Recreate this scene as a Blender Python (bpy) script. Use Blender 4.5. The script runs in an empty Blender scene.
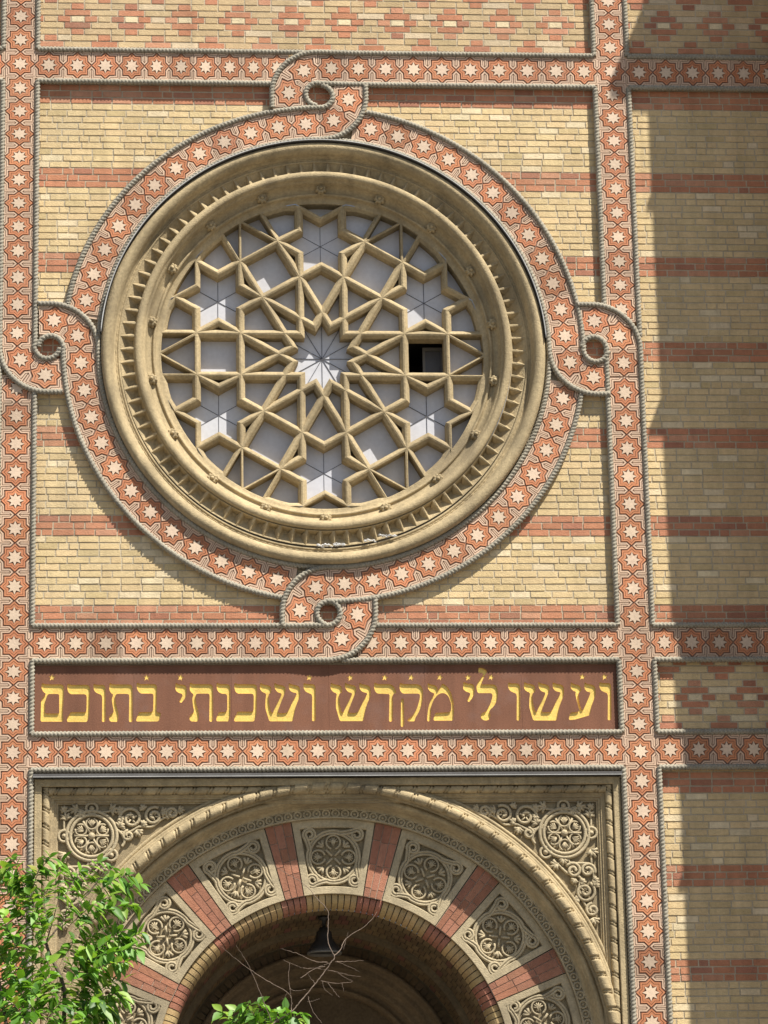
import bpy, math, random
from mathutils import Vector, Matrix
rnd = random.Random(7)
PI = math.pi; R = math.radians; sin = math.sin; cos = math.cos
ZC = 13.85                      # height of the rose window's centre above the street
sc = bpy.context.scene
col = sc.collection

# ------------------------------------------------------------------ helpers
class MB:
    """collects faces, builds ONE mesh object"""
    def __init__(s): s.v=[]; s.f=[]; s.c=[]; s.sm=[]; s.mi=[]
    def vert(s,u,y,v): s.v.append((u,y,v)); return len(s.v)-1
    def face(s,idx,c=(1,1,1),smooth=False,mi=0): s.f.append(tuple(idx)); s.c.append(c); s.sm.append(smooth); s.mi.append(mi)
    def poly(s,pts,c=(1,1,1),smooth=False,mi=0):
        b=len(s.v); s.v.extend(pts); s.face(range(b,b+len(pts)),c,smooth,mi)
    def prism(s,pts2,y0,y1,c=(1,1,1),side=None,back=False,mi=0):
        """polygon in the wall plane (u,v), front face at y0, sides back to y1; pts counter-clockwise seen from the street"""
        n=len(pts2); a=[s.vert(p[0],y0,p[1]) for p in pts2]; b=[s.vert(p[0],y1,p[1]) for p in pts2]
        s.face(a,c,mi=mi)
        for i in range(n):
            j=(i+1)%n; s.face((a[j],a[i],b[i],b[j]),side or c,mi=mi)
        if back: s.face(b[::-1],side or c,mi=mi)
    def box(s,u0,u1,y0,y1,v0,v1,c=(1,1,1),mi=0):
        s.prism([(u0,v0),(u1,v0),(u1,v1),(u0,v1)],y0,y1,c,back=True,mi=mi)
    def lathe(s,prof,a0,a1,n,cu=0,cv=0,c=(1,1,1),smooth=True,closed=False,jit=None):
        """profile [(r,y)] turned about an axis square to the wall"""
        m=len(prof); rows=[]
        N=n if closed else n+1
        for i in range(N):
            a=a0+(a1-a0)*i/n; ca,sa=cos(a),sin(a)
            rows.append([s.vert(cu+r*ca,y,cv+r*sa) for r,y in prof])
        for i in range(n):
            A=rows[i]; B=rows[(i+1)%N]
            for k in range(m-1):
                s.face((A[k],B[k],B[k+1],A[k+1]),c,smooth)
    def sweep(s,path,rad,nphi=8,closed=False,c=(1,1,1),cap=True,squash=1.0):
        """tube along path [(u,y,v)]; rad(s,phi) gives its radius; the section's frame follows the wall's normal"""
        P=[Vector(p) for p in path]; n=len(P); rings=[]; L=0
        for i in range(n):
            a=P[(i-1)%n] if (closed or i>0) else P[0]
            b=P[(i+1)%n] if (closed or i<n-1) else P[-1]
            T=(b-a)
            if T.length<1e-9: T=Vector((1,0,0))
            T.normalize()
            Nn=Vector((0,-1,0)); Nn=Nn-T*Nn.dot(T)
            if Nn.length<1e-3: Nn=Vector((1,0,0))-T*T.x
            Nn.normalize(); B=T.cross(Nn)
            if i>0: L+=(P[i]-P[i-1]).length
            ring=[]
            for k in range(nphi):
                ph=2*PI*k/nphi; r=rad(L,ph) if callable(rad) else rad
                q=P[i]+B*(cos(ph)*r)+Nn*(sin(ph)*r*squash)
                ring.append(s.vert(*q))
            rings.append(ring)
        for i in range(n if closed else n-1):
            A=rings[i]; Bq=rings[(i+1)%n]
            for k in range(nphi):
                l=(k+1)%nphi; s.face((A[k],A[l],Bq[l],Bq[k]),c,True)
        if cap and not closed:
            s.face(rings[0][::-1],c); s.face(rings[-1],c)
    def build(s,name,mat,parent=None,base=None,label=None):
        if base is None:
            base=Vector((0,0,0)); q=parent
            while q: base+=q.location; q=q.parent
            base=tuple(base)
        me=bpy.data.meshes.new(name)
        bx,by,bz=base
        me.from_pydata([(x-bx,y-by,z+ZC-bz) for x,y,z in s.v],[],s.f)
        mats=mat if isinstance(mat,(list,tuple)) else [mat]
        for m in mats: me.materials.append(m)
        att=me.color_attributes.new('tint','FLOAT_COLOR','CORNER')
        flat=[]
        for f,c in zip(s.f,s.c):
            for _ in f: flat.extend((c[0],c[1],c[2],1.0))
        att.data.foreach_set('color',flat)
        me.polygons.foreach_set('use_smooth',s.sm)
        me.polygons.foreach_set('material_index',s.mi)
        me.validate(); me.update()
        o=bpy.data.objects.new(name,me); col.objects.link(o)
        o.location=(0,0,0) if parent else base
        if parent: o.parent=parent
        if label: o['label']=label
        return o
def thing(name,label,cat,loc,group=None):
    o=bpy.data.objects.new(name,None); col.objects.link(o); o.location=(loc[0],loc[1],loc[2]+ZC)
    o.empty_display_size=.2; o['label']=label; o['category']=cat
    if group: o['group']=group
    return o
def jit(c,a=.06,r=rnd):
    k=1+r.uniform(-a,a); return (c[0]*k*(1+r.uniform(-a,a)*.25),c[1]*k,c[2]*k*(1+r.uniform(-a,a)*.25))
def resample(pts,ds,closed=False):
    P=[Vector(p) for p in pts]
    if closed: P.append(P[0])
    out=[P[0]]; acc=0; tot=sum((P[i+1]-P[i]).length for i in range(len(P)-1)); n=max(2,int(round(tot/ds))); step=tot/n
    target=step; d=0
    for i in range(len(P)-1):
        seg=(P[i+1]-P[i]).length
        while seg>0 and d+seg>=target-1e-7 and len(out)<n+(0 if closed else 1):
            out.append(P[i].lerp(P[i+1],(target-d)/seg)); target+=step
        d+=seg
    return [tuple(p) for p in (out[:n] if closed else out)]
def arc(cu,cv,r,a0,a1,n=24,y=0.0):
    return [(cu+r*cos(R(a0+(a1-a0)*i/n)),y,cv+r*sin(R(a0+(a1-a0)*i/n))) for i in range(n+1)]
def catmull(P,n=8):
    P=[Vector(p) for p in P]; out=[]
    for i in range(len(P)-1):
        p0=P[max(i-1,0)];p1=P[i];p2=P[i+1];p3=P[min(i+2,len(P)-1)]
        for k in range(n):
            t=k/n; out.append(0.5*((2*p1)+(p2-p0)*t+(2*p0-5*p1+4*p2-p3)*t*t+(3*p1-p0-3*p2+p3)*t**3))
    out.append(P[-1]); return [tuple(p) for p in out]

# ------------------------------------------------------------------ materials
def material(name,base=(1,1,1),rough=.85,tint=True,mott=.25,mscale=2.0,streak=.0,fine=.12,fscale=60,bump=.15,bscale=90,
             dirt=None,dirt_amt=0,dscale=.9,spec=.3,metal=0,coat=0):
    m=bpy.data.materials.new(name); m.use_nodes=True; nt=m.node_tree; N=nt.nodes; L=nt.links
    b=N['Principled BSDF']; b.inputs['Roughness'].default_value=rough; b.inputs['Metallic'].default_value=metal
    b.inputs['Specular IOR Level'].default_value=spec
    geo=N.new('ShaderNodeNewGeometry')
    def noise(scale,detail=4,vec=None,rough_=.55):
        n=N.new('ShaderNodeTexNoise'); n.inputs['Scale'].default_value=scale; n.inputs['Detail'].default_value=detail
        n.inputs['Roughness'].default_value=rough_
        L.new(vec or geo.outputs['Position'],n.inputs['Vector']); return n.outputs['Fac']
    def mrange(x,a,b_,c,d):
        n=N.new('ShaderNodeMapRange'); n.inputs[1].default_value=a; n.inputs[2].default_value=b_
        n.inputs[3].default_value=c; n.inputs[4].default_value=d; L.new(x,n.inputs[0]); return n.outputs[0]
    def mul(c,x):
        n=N.new('ShaderNodeVectorMath'); n.operation='SCALE'; L.new(c,n.inputs[0]); L.new(x,n.inputs['Scale']); return n.outputs[0]
    if tint:
        at=N.new('ShaderNodeAttribute'); at.attribute_name='tint'
        vm=N.new('ShaderNodeVectorMath'); vm.operation='MULTIPLY'; L.new(at.outputs['Color'],vm.inputs[0]); vm.inputs[1].default_value=base
        c=vm.outputs[0]
    else:
        rgb=N.new('ShaderNodeRGB'); rgb.outputs[0].default_value=(*base,1); c=rgb.outputs[0]
    if mott: c=mul(c,mrange(noise(mscale,5),.3,.7,1-mott,1+mott))
    if fine: c=mul(c,mrange(noise(fscale,3),.3,.7,1-fine,1+fine))
    if streak:
        mp=N.new('ShaderNodeMapping'); mp.inputs['Scale'].default_value=(7,7,.55); L.new(geo.outputs['Position'],mp.inputs['Vector'])
        c=mul(c,mrange(noise(1.0,5,mp.outputs[0]),.45,.75,1,1-streak))
    if dirt:
        mx=N.new('ShaderNodeMix'); mx.data_type='RGBA'
        f=mrange(noise(dscale,7,None,.65),.52,.72,0,dirt_amt); L.new(f,mx.inputs['Factor'])
        L.new(c,mx.inputs[6]); mx.inputs[7].default_value=(*dirt,1); c=mx.outputs[2]
    L.new(c,b.inputs['Base Color'])
    if bump:
        bp=N.new('ShaderNodeBump'); bp.inputs['Strength'].default_value=bump; bp.inputs['Distance'].default_value=.02
        L.new(noise(bscale,4),bp.inputs['Height']); L.new(bp.outputs[0],b.inputs['Normal'])
    return m
GREY=(.20,.18,.15)
M_brick =material('weathered_brick',mott=.10,mscale=1.1,fine=.09,fscale=22,bump=.35,bscale=70,streak=.18,dirt=(.30,.25,.17),dirt_amt=.24,dscale=.8,rough=.9)
M_mortar=material('lime_mortar',(.47,.40,.28),tint=False,mott=.15,mscale=2,bump=.3,streak=.1,dirt=GREY,dirt_amt=.3)
M_tile  =material('glazed_terracotta',mott=.07,mscale=1.6,fine=.08,fscale=35,bump=.12,bscale=60,streak=.08,rough=.6,dirt=(.33,.27,.21),dirt_amt=.22,dscale=1.3)
M_rope  =material('grey_cast_stone',(.31,.28,.215),tint=False,mott=.16,mscale=3,fine=.2,fscale=60,bump=.4,bscale=120,streak=.1,rough=.9,dirt=(.16,.15,.13),dirt_amt=.5,dscale=1.1)
M_stone =material('ochre_limestone',(.385,.302,.172),mott=.2,mscale=1.8,fine=.16,fscale=30,bump=.4,bscale=60,streak=.3,rough=.9,dirt=(.17,.135,.085),dirt_amt=.65,dscale=1.0)
M_carve =material('carved_limestone',(.42,.345,.215),mott=.14,mscale=3,fine=.15,fscale=40,bump=.4,bscale=90,streak=.14,rough=.9,dirt=(.17,.14,.095),dirt_amt=.6,dscale=1.4)
M_pane  =material('grey_window_board',(.52,.52,.54),mott=.05,mscale=2.2,fine=.05,fscale=20,bump=.06,bscale=12,streak=.05,rough=.45,spec=.4)
M_seam  =material('lead_seam',(.10,.10,.11),tint=False,rough=.6,mott=0,bump=0)
M_lead  =material('lead_sheet',(.11,.105,.10),tint=False,rough=.8,mott=.2,bump=.1,spec=.1)
M_zinc  =material('zinc_strip',(.42,.42,.40),tint=False,rough=.75,mott=.15,bump=.05)
M_plaque=material('red_sandstone',(.185,.079,.043),mott=.10,mscale=1.5,fine=.22,fscale=90,bump=.25,bscale=160,streak=.22,rough=.75,dirt=(.20,.125,.10),dirt_amt=.5,dscale=1.6)
M_gold  =material('gilding',(.77,.535,.13),mott=.14,mscale=7,fine=.16,fscale=70,bump=.2,bscale=60,rough=.45,metal=.3,spec=.5)
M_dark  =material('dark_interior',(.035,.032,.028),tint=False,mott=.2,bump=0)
M_iron  =material('dark_iron',(.03,.027,.023),tint=False,rough=.5,mott=.2,bump=.05)
M_rim   =material('enamel_rim',(.13,.12,.10),tint=False,rough=.5,mott=.2,bump=0)
M_white =material('whitish_deposit',(.66,.65,.62),tint=False,rough=.9,mott=.3,bump=.5,bscale=60)
M_vault =material('dark_vault_brick',(1,1,1),mott=.2,mscale=2,fine=.2,fscale=30,bump=.3,streak=.0,dirt=(.05,.04,.03),dirt_amt=.6)  # for dark brick tones, with random darker patches
M_bark  =material('grey_brown_bark',(.10,.075,.055),tint=False,mott=.3,mscale=8,bump=.5,bscale=50)
M_twig  =material('dry_twig',(.19,.14,.105),tint=False,mott=.3,mscale=20,bump=.3)
def leaf_material():
    m=bpy.data.materials.new('fresh_leaf'); m.use_nodes=True; nt=m.node_tree; N=nt.nodes; L=nt.links
    b=N['Principled BSDF']; b.inputs['Roughness'].default_value=.48; b.inputs['Specular IOR Level'].default_value=.5
    at=N.new('ShaderNodeAttribute'); at.attribute_name='tint'; L.new(at.outputs['Color'],b.inputs['Base Color'])
    tr=N.new('ShaderNodeBsdfTranslucent')
    vm=N.new('ShaderNodeVectorMath'); vm.operation='MULTIPLY'; L.new(at.outputs['Color'],vm.inputs[0]); vm.inputs[1].default_value=(1.3,1.35,.7)
    L.new(vm.outputs[0],tr.inputs['Color'])
    mx=N.new('ShaderNodeMixShader'); mx.inputs[0].default_value=.36
    L.new(b.outputs[0],mx.inputs[1]); L.new(tr.outputs[0],mx.inputs[2]); L.new(mx.outputs[0],N['Material Output'].inputs['Surface'])
    return m
M_leaf=leaf_material()
M_asphalt=material('asphalt',(.05,.05,.05),tint=False,mott=.2,mscale=.6,bump=.4)
M_paving=material('paving_stone',(.22,.20,.175),tint=False,mott=.15,mscale=.8,bump=.3)
M_kerb=material('kerb_granite',(.35,.34,.32),tint=False,mott=.15,bump=.3)
YEL=(.595,.452,.243); RED=(.45,.20,.11); PALE=(.66,.54,.34)
ORANGE=(.51,.205,.095); CREAM=(.575,.405,.28); STAR=(.62,.47,.335); GROOVE=(.20,.11,.07)
# ------------------------------------------------------------------ brick wall
HF=3.475; ROW3=-4.705; RO=.20; TW=.335      # half side of the tile frame, lower tile row, rope offset, tile width
CH=.0806; BU=.157                            # brick course height, half-brick unit
wall=thing('brick_wall','yellow brick facade wall striped with red courses around the round window','wall',(0,.06,-ZC))
def brick_row(mb,u0,u1,v0,v1,cells,skip=None,yf=.053):
    """cells: [(ua,ub,colour)]"""
    for a,b,c in cells:
        a=max(a,u0); b=min(b,u1)
        if b-a<.025: continue
        m=.5*(a+b); vm=.5*(v0+v1)
        if skip and skip(a,b,vm): continue
        j=.008; dy=rnd.uniform(-.003,.003); e=[rnd.uniform(-.0025,.0025) for _ in range(4)]
        mb.prism([(a+j,v0+j+e[0]),(b-j,v0+j+e[1]),(b-j,v1-j+e[2]),(a+j,v1-j+e[3])],yf+dy,.064,c)
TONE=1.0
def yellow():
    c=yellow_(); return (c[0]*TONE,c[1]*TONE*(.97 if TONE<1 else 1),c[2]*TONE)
def yellow_():
    k=rnd.random()
    if k<.08: return jit((.53,.405,.21),.07)
    if k<.18: return jit(PALE,.06)
    return jit(YEL,.075)
def red():
    k=rnd.random()
    return jit((.37,.165,.10),.10) if k<.15 else (jit((.49,.245,.145),.07) if k<.3 else jit(RED,.08))
def striped_panel(mb,u0,u1,v0,v1,phase,skip=None,reds=3,period=13):
    """stripes: red courses directly above v=phase+k*period*CH"""
    k0=math.floor((v0-phase)/CH); v=phase+k0*CH; k=k0
    while v<v1-.01:
        a,b=max(v,v0),min(v+CH,v1)
        if b-a>.02:
            isred=(k%period)<reds
            x=u0-rnd.uniform(0,.3); cells=[]; n=0
            p=.25 if k%2 else .55
            while x<u1:
                w=.12 if rnd.random()<p*.5 else .238
                w*=rnd.uniform(.94,1.06)
                cells.append((x,x+w,red() if isred else yellow())); x+=w
            brick_row(mb,u0,u1,a,b,cells,skip)
        v+=CH; k+=1
def diaper_panel(mb,u0,u1,v0,v1,uc,vc,skip=None):
    """lozenges of red headers, centred on uc,vc; a second lattice sits half a period across and five courses off"""
    per=4*BU; k0=math.floor((v0-vc)/CH); 
    for k in range(k0,int((v1-vc)/CH)+3):
        a,b=vc+(k-.5)*CH,vc+(k+.5)*CH; a=max(a,v0); b=min(b,v1)
        if b-a<.025: continue
        cells=[]; n0=math.floor((u0-uc)/per)-1; n1=math.ceil((u1-uc)/per)+1
        for n in range(n0,n1+1):
            for d,base,kk in ((0,k,None),(1,k,None)):
                pass
            kk=(k+5)%10-5                      # row within the main lattice (-5..4)
            ko=(k+10)%10-5                     # row within the offset lattice
            cu=uc+n*per; co=cu+per/2
            def rowcells(c,q):
                q=abs(q)
                if q==0: return [(c-1.5*BU,c-.5*BU,red()),(c-.5*BU,c+.5*BU,jit(PALE,.05)),(c+.5*BU,c+1.5*BU,red())],1.5
                if q==1: return [(c-BU,c+BU,red())],1.0
                if q==2: return [(c-.5*BU,c+.5*BU,red())],.5
                return [],0
            cl,h=rowcells(cu,kk); c2,h2=rowcells(co,ko)
            if h>0: base,hh,ctr=cl,h,cu
            elif h2>0: base,hh,ctr=c2,h2,co
            else: base,hh,ctr=[],0,cu
            cells+=base
            x=ctr+hh*BU; end=ctr+per-hh*BU
            while x<end-.01:
                w=2*BU if (end-x)>1.6*BU and rnd.random()<.8 else BU
                w=min(w,end-x); cells.append((x,x+w,yellow())); x+=w
        brick_row(mb,u0,u1,a,b,cells,skip)
def ringskip(a,b,v):
    far=max(math.hypot(a,v),math.hypot(b,v)); return far<2.9
PH=-.122
mb=MB(); striped_panel(mb,-HF+.12,HF-.12,-HF+.12,HF-.12,PH,ringskip); mb.build('brickwork',M_brick,wall,label='striped brickwork around the round window')
mb=MB(); striped_panel(mb,HF+.12,8.2,-HF+.12,HF-.12,PH); mb.build('brickwork',M_brick,wall,label='striped brickwork of the shaded right bay')
mb=MB(); striped_panel(mb,-7,-HF-.12,-HF+.12,HF-.12,PH); mb.build('brickwork',M_brick,wall)
PL=-5.187
mb=MB(); striped_panel(mb,HF+.12,8.2,-9.5,ROW3-.12,PL); mb.build('brickwork',M_brick,wall,label='striped brickwork right of the arched portal')
mb=MB(); striped_panel(mb,-7,-HF-.12,-9.5,ROW3-.12,PL); mb.build('brickwork',M_brick,wall)
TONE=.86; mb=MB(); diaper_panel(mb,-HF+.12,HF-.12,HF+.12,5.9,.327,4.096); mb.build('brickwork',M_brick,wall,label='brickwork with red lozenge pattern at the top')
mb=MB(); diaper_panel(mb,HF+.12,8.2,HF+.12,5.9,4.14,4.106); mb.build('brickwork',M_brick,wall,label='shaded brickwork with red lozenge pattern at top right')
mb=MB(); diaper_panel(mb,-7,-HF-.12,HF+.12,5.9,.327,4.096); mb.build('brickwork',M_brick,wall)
TONE=1.0; mb=MB(); diaper_panel(mb,HF+.12,8.2,ROW3+.12,-HF-.12,4.13,-4.095); mb.build('brickwork',M_brick,wall,label='small panel with red lozenge pattern right of the inscription')
mb=MB(); diaper_panel(mb,-7,-HF-.12,ROW3+.12,-HF-.12,4.13,-4.095); mb.build('brickwork',M_brick,wall)
# masonry behind the bricks (mortar bed), with the round hole of the window and the portal opening
mb=MB(); Y0,Y1=.06,.9
mb.box(-7,8.3,Y0,Y1,HF,6.2)
mb.box(-7,-HF,Y0,Y1,-ZC,HF); mb.box(HF,8.3,Y0,Y1,-ZC,HF)
mb.box(-HF,HF,Y0,Y1,-3.73,-HF); mb.box(-HF,HF,.10,Y1,-4.48,-3.732); mb.box(-HF,HF,Y0,Y1,-4.93,-4.482)
mb.box(-HF,-3.24,Y0,Y1,-ZC,-4.93); mb.box(3.24,HF,Y0,Y1,-ZC,-4.93)
n=96
for i in range(n):
    a0,a1=2*PI*i/n+PI/4,2*PI*(i+1)/n+PI/4
    def sq(a):
        k=HF/max(abs(cos(a)),abs(sin(a))); return (k*cos(a),k*sin(a))
    p,q=sq(a0),sq(a1); r=2.56
    mb.poly([(p[0],Y0,p[1]),(q[0],Y0,q[1]),(r*cos(a1),Y0,r*sin(a1)),(r*cos(a0),Y0,r*sin(a0))])
    mb.poly([(r*cos(a0),Y0,r*sin(a0)),(r*cos(a1),Y0,r*sin(a1)),(r*cos(a1),Y1,r*sin(a1)),(r*cos(a0),Y1,r*sin(a0))])
mb.build('mortar_bed',M_mortar,wall)
# plain striped masonry lower down, out of the picture, so the wall reaches the street
mb=MB()
for (a,b) in ((-7,-HF-.12),(HF+.12,8.2)):
    v=-9.5; k=0
    while v>-ZC:
        h=.806 if k%2==0 else .242
        h=min(h,v+ZC); mb.box(a,b,.052,.07,v-h+.004,v-.004,YEL if k%2==0 else RED); v-=h; k+=1
mb.build('lower_brickwork',M_brick,wall)
# patch of red brick seen through the four loops: already part of the brickwork behind

# ------------------------------------------------------------------ star tiles
def tile_shapes():
    st=[]
    for k in range(16):
        r=.5 if k%2==0 else .5*.765; a=PI/8*k; st.append((r*cos(a),r*sin(a)))
    cs=[]
    for k in range(16):
        r=.285 if k%2==0 else .15; a=PI/8*k; cs.append((r*cos(a),r*sin(a)))
    s1=[(.5,.045),(.385,.16),(.385,.385),(.16,.385),(.045,.5),(.11,.5),(.19,.43),(.43,.43),(.43,.19),(.5,.11)]
    s2=[(.487,.155),(.45,.195),(.45,.45),(.195,.45),(.155,.5),(.487,.5)]
    return st,cs,s1,s2
ST,CS,S1,S2=tile_shapes()
def add_tile(mb,mp,half_lo=True,shade=1.0):
    """mp(a,b,h) maps the unit cell to the wall; h is relief towards the street"""
    k=rnd.uniform(.90,1.06)*shade*(rnd.uniform(.72,.88) if rnd.random()<.07 else 1)
    O=tuple(x*k for x in jit(ORANGE,.13)); Cc=tuple(x*k for x in jit(CREAM,.06)); Sx=tuple(x*k for x in jit(STAR,.05)); G=GROOVE
    O2=tuple(x*.93 for x in O)
    def V(a,b,h): return mb.vert(*mp(a,b,h))
    # ground
    nseg=4; top=[V(-.5+i/nseg,.5,0) for i in range(nseg+1)]; bot=[V(-.5+i/nseg,-.5,0) for i in range(nseg+1)]
    for i in range(nseg): mb.face((bot[i],bot[i+1],top[i+1],top[i]),G)
    def ring(s0,s1,h,c,low=0):
        A=[V(x*s0,y*s0,h) for x,y in ST]; B=[V(x*s1,y*s1,h) for x,y in ST]
        A0=[V(x*s0,y*s0,low) for x,y in ST]; B0=[V(x*s1,y*s1,low) for x,y in ST]
        for i in range(16):
            j=(i+1)%16
            mb.face((A[i],A[j],B[j],B[i]),c); mb.face((A0[i],A0[j],A[j],A[i]),c); mb.face((B[i],B[j],B0[j],B0[i]),c)
    def plate(pts,h,c):
        A=[V(x,y,h) for x,y in pts]; B=[V(x,y,0) for x,y in pts]; mb.face(A,c)
        for i in range(len(pts)):
            j=(i+1)%len(pts); mb.face((B[i],B[j],A[j],A[i]),c)
    ring(.95,.81,.011,O); ring(.765,.56,.009,O2)
    plate(CS,.013,Sx)
    for sx,sy in ((1,1),(-1,1),(-1,-1),(1,-1)):
        p1=[(x*sx,y*sy) for x,y in S1]; p2=[(x*sx,y*sy) for x,y in S2]
        if sx*sy<0: p1=p1[::-1]; p2=p2[::-1]
        plate(p1,.009,Cc); plate(p2,.009,Cc)
class Path:
    """centre line of a band: function s -> (u,v,tangent u,tangent v)"""
    def __init__(s,fn): s.fn=fn
def straight_map(axis,c,p0,p1,w=TW,y=0.0):
    """cell from p0 to p1 along axis, centred on c across"""
    def mp(a,b,h):
        t=p0+(p1-p0)*(a+.5)
        if axis=='u': return (t,y-h,c+b*w)
        return (c-b*w,y-h,t)
    return mp
def path_map(fn,s0,s1,w=TW):
    def mp(a,b,h):
        s=s0+(s1-s0)*(a+.5); u,v,tu,tv,lift=fn(s)
        return (u-tv*b*w,-lift-h,v+tu*b*w)
    return mp
def rot(k,p):
    """turn the canonical top knot clockwise k quarter turns; p=(u,y,v)"""
    u,y,v=p
    for _ in range(k): u,v=v,-u
    return (u,y,v)
def rotmap(k,mp): return lambda a,b,h: rot(k,mp(a,b,h))
HV=3.13; RC=.345; RR=2.785
def smooth(x): x=max(0,min(1,x)); return x*x*(3-2*x)
LIFT=.017
def fnA(s):     # straight band coming from +u, curling round the loop; s=0 above the loop
    lift=LIFT*smooth((s+.35)/.45)
    if s<0: return (-s,HF,-1,0,lift)
    if s<RC*PI/2: a=PI/2+s/RC; return (RC*cos(a),HV+RC*sin(a),-sin(a),cos(a),lift)
    return (-RC,HV-(s-RC*PI/2),0,-1,lift)
def fnB(s):     # ring band running clockwise, curling outwards round the loop; s=0 below the loop
    lift=LIFT*smooth((s+.35)/.45)
    if s<0: a=PI/2-s/RR; return (RR*cos(a),RR*sin(a),sin(a),-cos(a),lift)
    if s<RC*PI/2: a=-PI/2+s/RC; return (RC*cos(a),HV+RC*sin(a),-sin(a),cos(a),lift)
    return (RC,HV+(s-RC*PI/2),0,1,lift)
ROPE_R=.036; ROPE_Y=-.010
def rope_rad(L,ph):
    a=abs(sin(PI*L/.043+ph)); b=abs(sin(PI*L/.043-ph))
    return ROPE_R*(.46+.46*a**.6+.10*b)
def rope(name_path,parent,closed=False):
    mb=MB(); p=resample(name_path,.0075,closed); mb.sweep(p,rope_rad,10,closed); return mb.build('rope_moulding',M_rope,parent)
def ln(u0,v0,u1,v1,y=ROPE_Y): return [(u0,y,v0),(u1,y,v1)]
def lift_pts(pts,f): return [(u,y-f(i/(len(pts)-1)),v) for i,(u,y,v) in enumerate(pts)]

LV=[4.69,4.39,4.089,3.792,3.484,3.181,2.886,2.604,2.324,2.035,1.747,1.459,1.173,.835,.504,.169]
LV2=[-.50,-.827,-1.158,-1.497,-1.828,-2.151,-2.488,-2.826,-3.148,-3.484,-3.806,-4.092,-4.389,-4.699,-5.045,-5.382,-5.728,-6.06,-6.40,-6.735,-7.07,-7.41,-7.74,-8.07,-8.4]
RV=[4.69,4.39,4.083,3.79,3.481,3.174,2.886,2.598,2.304,1.993,1.688,1.397,1.082,.786,.519]
RV2=[-.194,-.53,-.859,-1.192,-1.527,-1.855,-2.183,-2.512,-2.848,-3.178,-3.49,-3.815,-4.11,-4.414,-4.711,-5.062,-5.4,-5.73,-6.071,-6.404,-6.735,-7.072,-7.411,-7.737,-8.07,-8.4]
TH=[-3.139,-2.814,-2.48,-2.173,-1.888,-1.604,-1.315,-1.031,-.757,-.479]
TH2=[.156,.471,.805,1.124,1.467,1.799,2.143,2.476,2.821,3.163]
TH3=[3.811,4.134,4.454,4.757,5.066,5.37,5.68,5.99,6.3,6.6]
MH=[-3.132,-2.793,-2.459,-2.126,-1.786,-1.453,-1.113,-.805,-.481,-.158]
MH2=[.50,.82,1.164,1.513,1.839,2.151,2.482,2.829,3.161]
MH3=[3.793,4.115,4.426,4.741,5.05,5.36,5.67,5.98,6.29,6.6]
BH=[-3.147,-2.805,-2.447,-2.118,-1.789,-1.448,-1.111,-.794,-.455,-.12,.209,.542,.875,1.209,1.532,1.859,2.205,2.519,2.851,3.169]
BH3=[3.81,4.137,4.453,4.754,5.06,5.37,5.68,5.99,6.3,6.6]
def bounds(L,first=None,last=None):
    L=list(L); b=[(L[i]+L[i+1])/2 for i in range(len(L)-1)]
    f=first if first is not None else L[0]-(b[0]-L[0]); l=last if last is not None else L[-1]+(L[-1]-b[-1])
    b=[f]+b+[l]; return [(b[i],b[i+1]) for i in range(len(L))]
def run(mb,axis,c,L,first=None,last=None):
    for p0,p1 in bounds(L,first,last):
        lo,hi=min(p0,p1),max(p0,p1); add_tile(mb,straight_map(axis,c,lo,hi))
def band_base(mb,rects):
    """body of the tiles under their relief: cream edge running under the ropes"""
    for u0,u1,v0,v1 in rects: mb.box(u0,u1,.003,.075,v0,v1,CREAM)
GB='bands of star tiles framing the wall'
XR=6.8
HC=HF-TW/2          # inner edge of a band
def curlA(mb,k):
    for s0,s1 in ((-.32,0),(0,.34),(.34,.70)): add_tile(mb,rotmap(k,path_map(fnA,s0,s1)))
    side=[fnA(-.35+i*.04) for i in range(28)]
    body(mb,side,k)
def body(mb,side,k):
    w=.20; A=[];B=[]
    for u,v,tu,tv,l in side:
        A.append(rot(k,(u-tv*w,-l+.003,v+tu*w))); B.append(rot(k,(u+tv*w,-l+.003,v-tu*w)))
    for i in range(len(side)-1):
        mb.poly([B[i],B[i+1],A[i+1],A[i]],CREAM)
        for E in (A,B):
            p,q=E[i],E[i+1]; mb.poly([p,q,(q[0],.06,q[2]),(p[0],.06,p[2])],CREAM)
def ropesA(par,k,x0):
    """ropes of the straight band on the side it curls from (x0: where its run begins) and round the curl"""
    out=[(x0,ROPE_Y,HF+RO)]+[(.45-.05*i,ROPE_Y-LIFT*smooth(i/9),HF+RO) for i in range(10)]+arc(0,HV,RC+RO,90,180,26,ROPE_Y-LIFT)+[(-RC-RO,ROPE_Y-LIFT,2.96)]
    rope([rot(k,p) for p in out],par)
    inn=[(x0,ROPE_Y,HF-RO)]+[(.45-.05*i,ROPE_Y-LIFT*smooth(i/9),HF-RO) for i in range(10)]+[((.160-.02*i/26)*cos(R(90+172*i/26)),ROPE_Y-LIFT,HV+(.150-.012*i/26)*sin(R(90+172*i/26))) for i in range(27)]
    rope([rot(k,p) for p in inn],par)
def ropesC(par,k,x1):
    """ropes of the straight band on the side that slips under the curl"""
    rope([rot(k,p) for p in ln(-x1,HF+RO,-.16,HF+RO)],par)
    rope([rot(k,p) for p in ln(-x1,HF-RO,-.53,HF-RO)],par)
hi=HF+RO; lo=HF-RO
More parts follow.
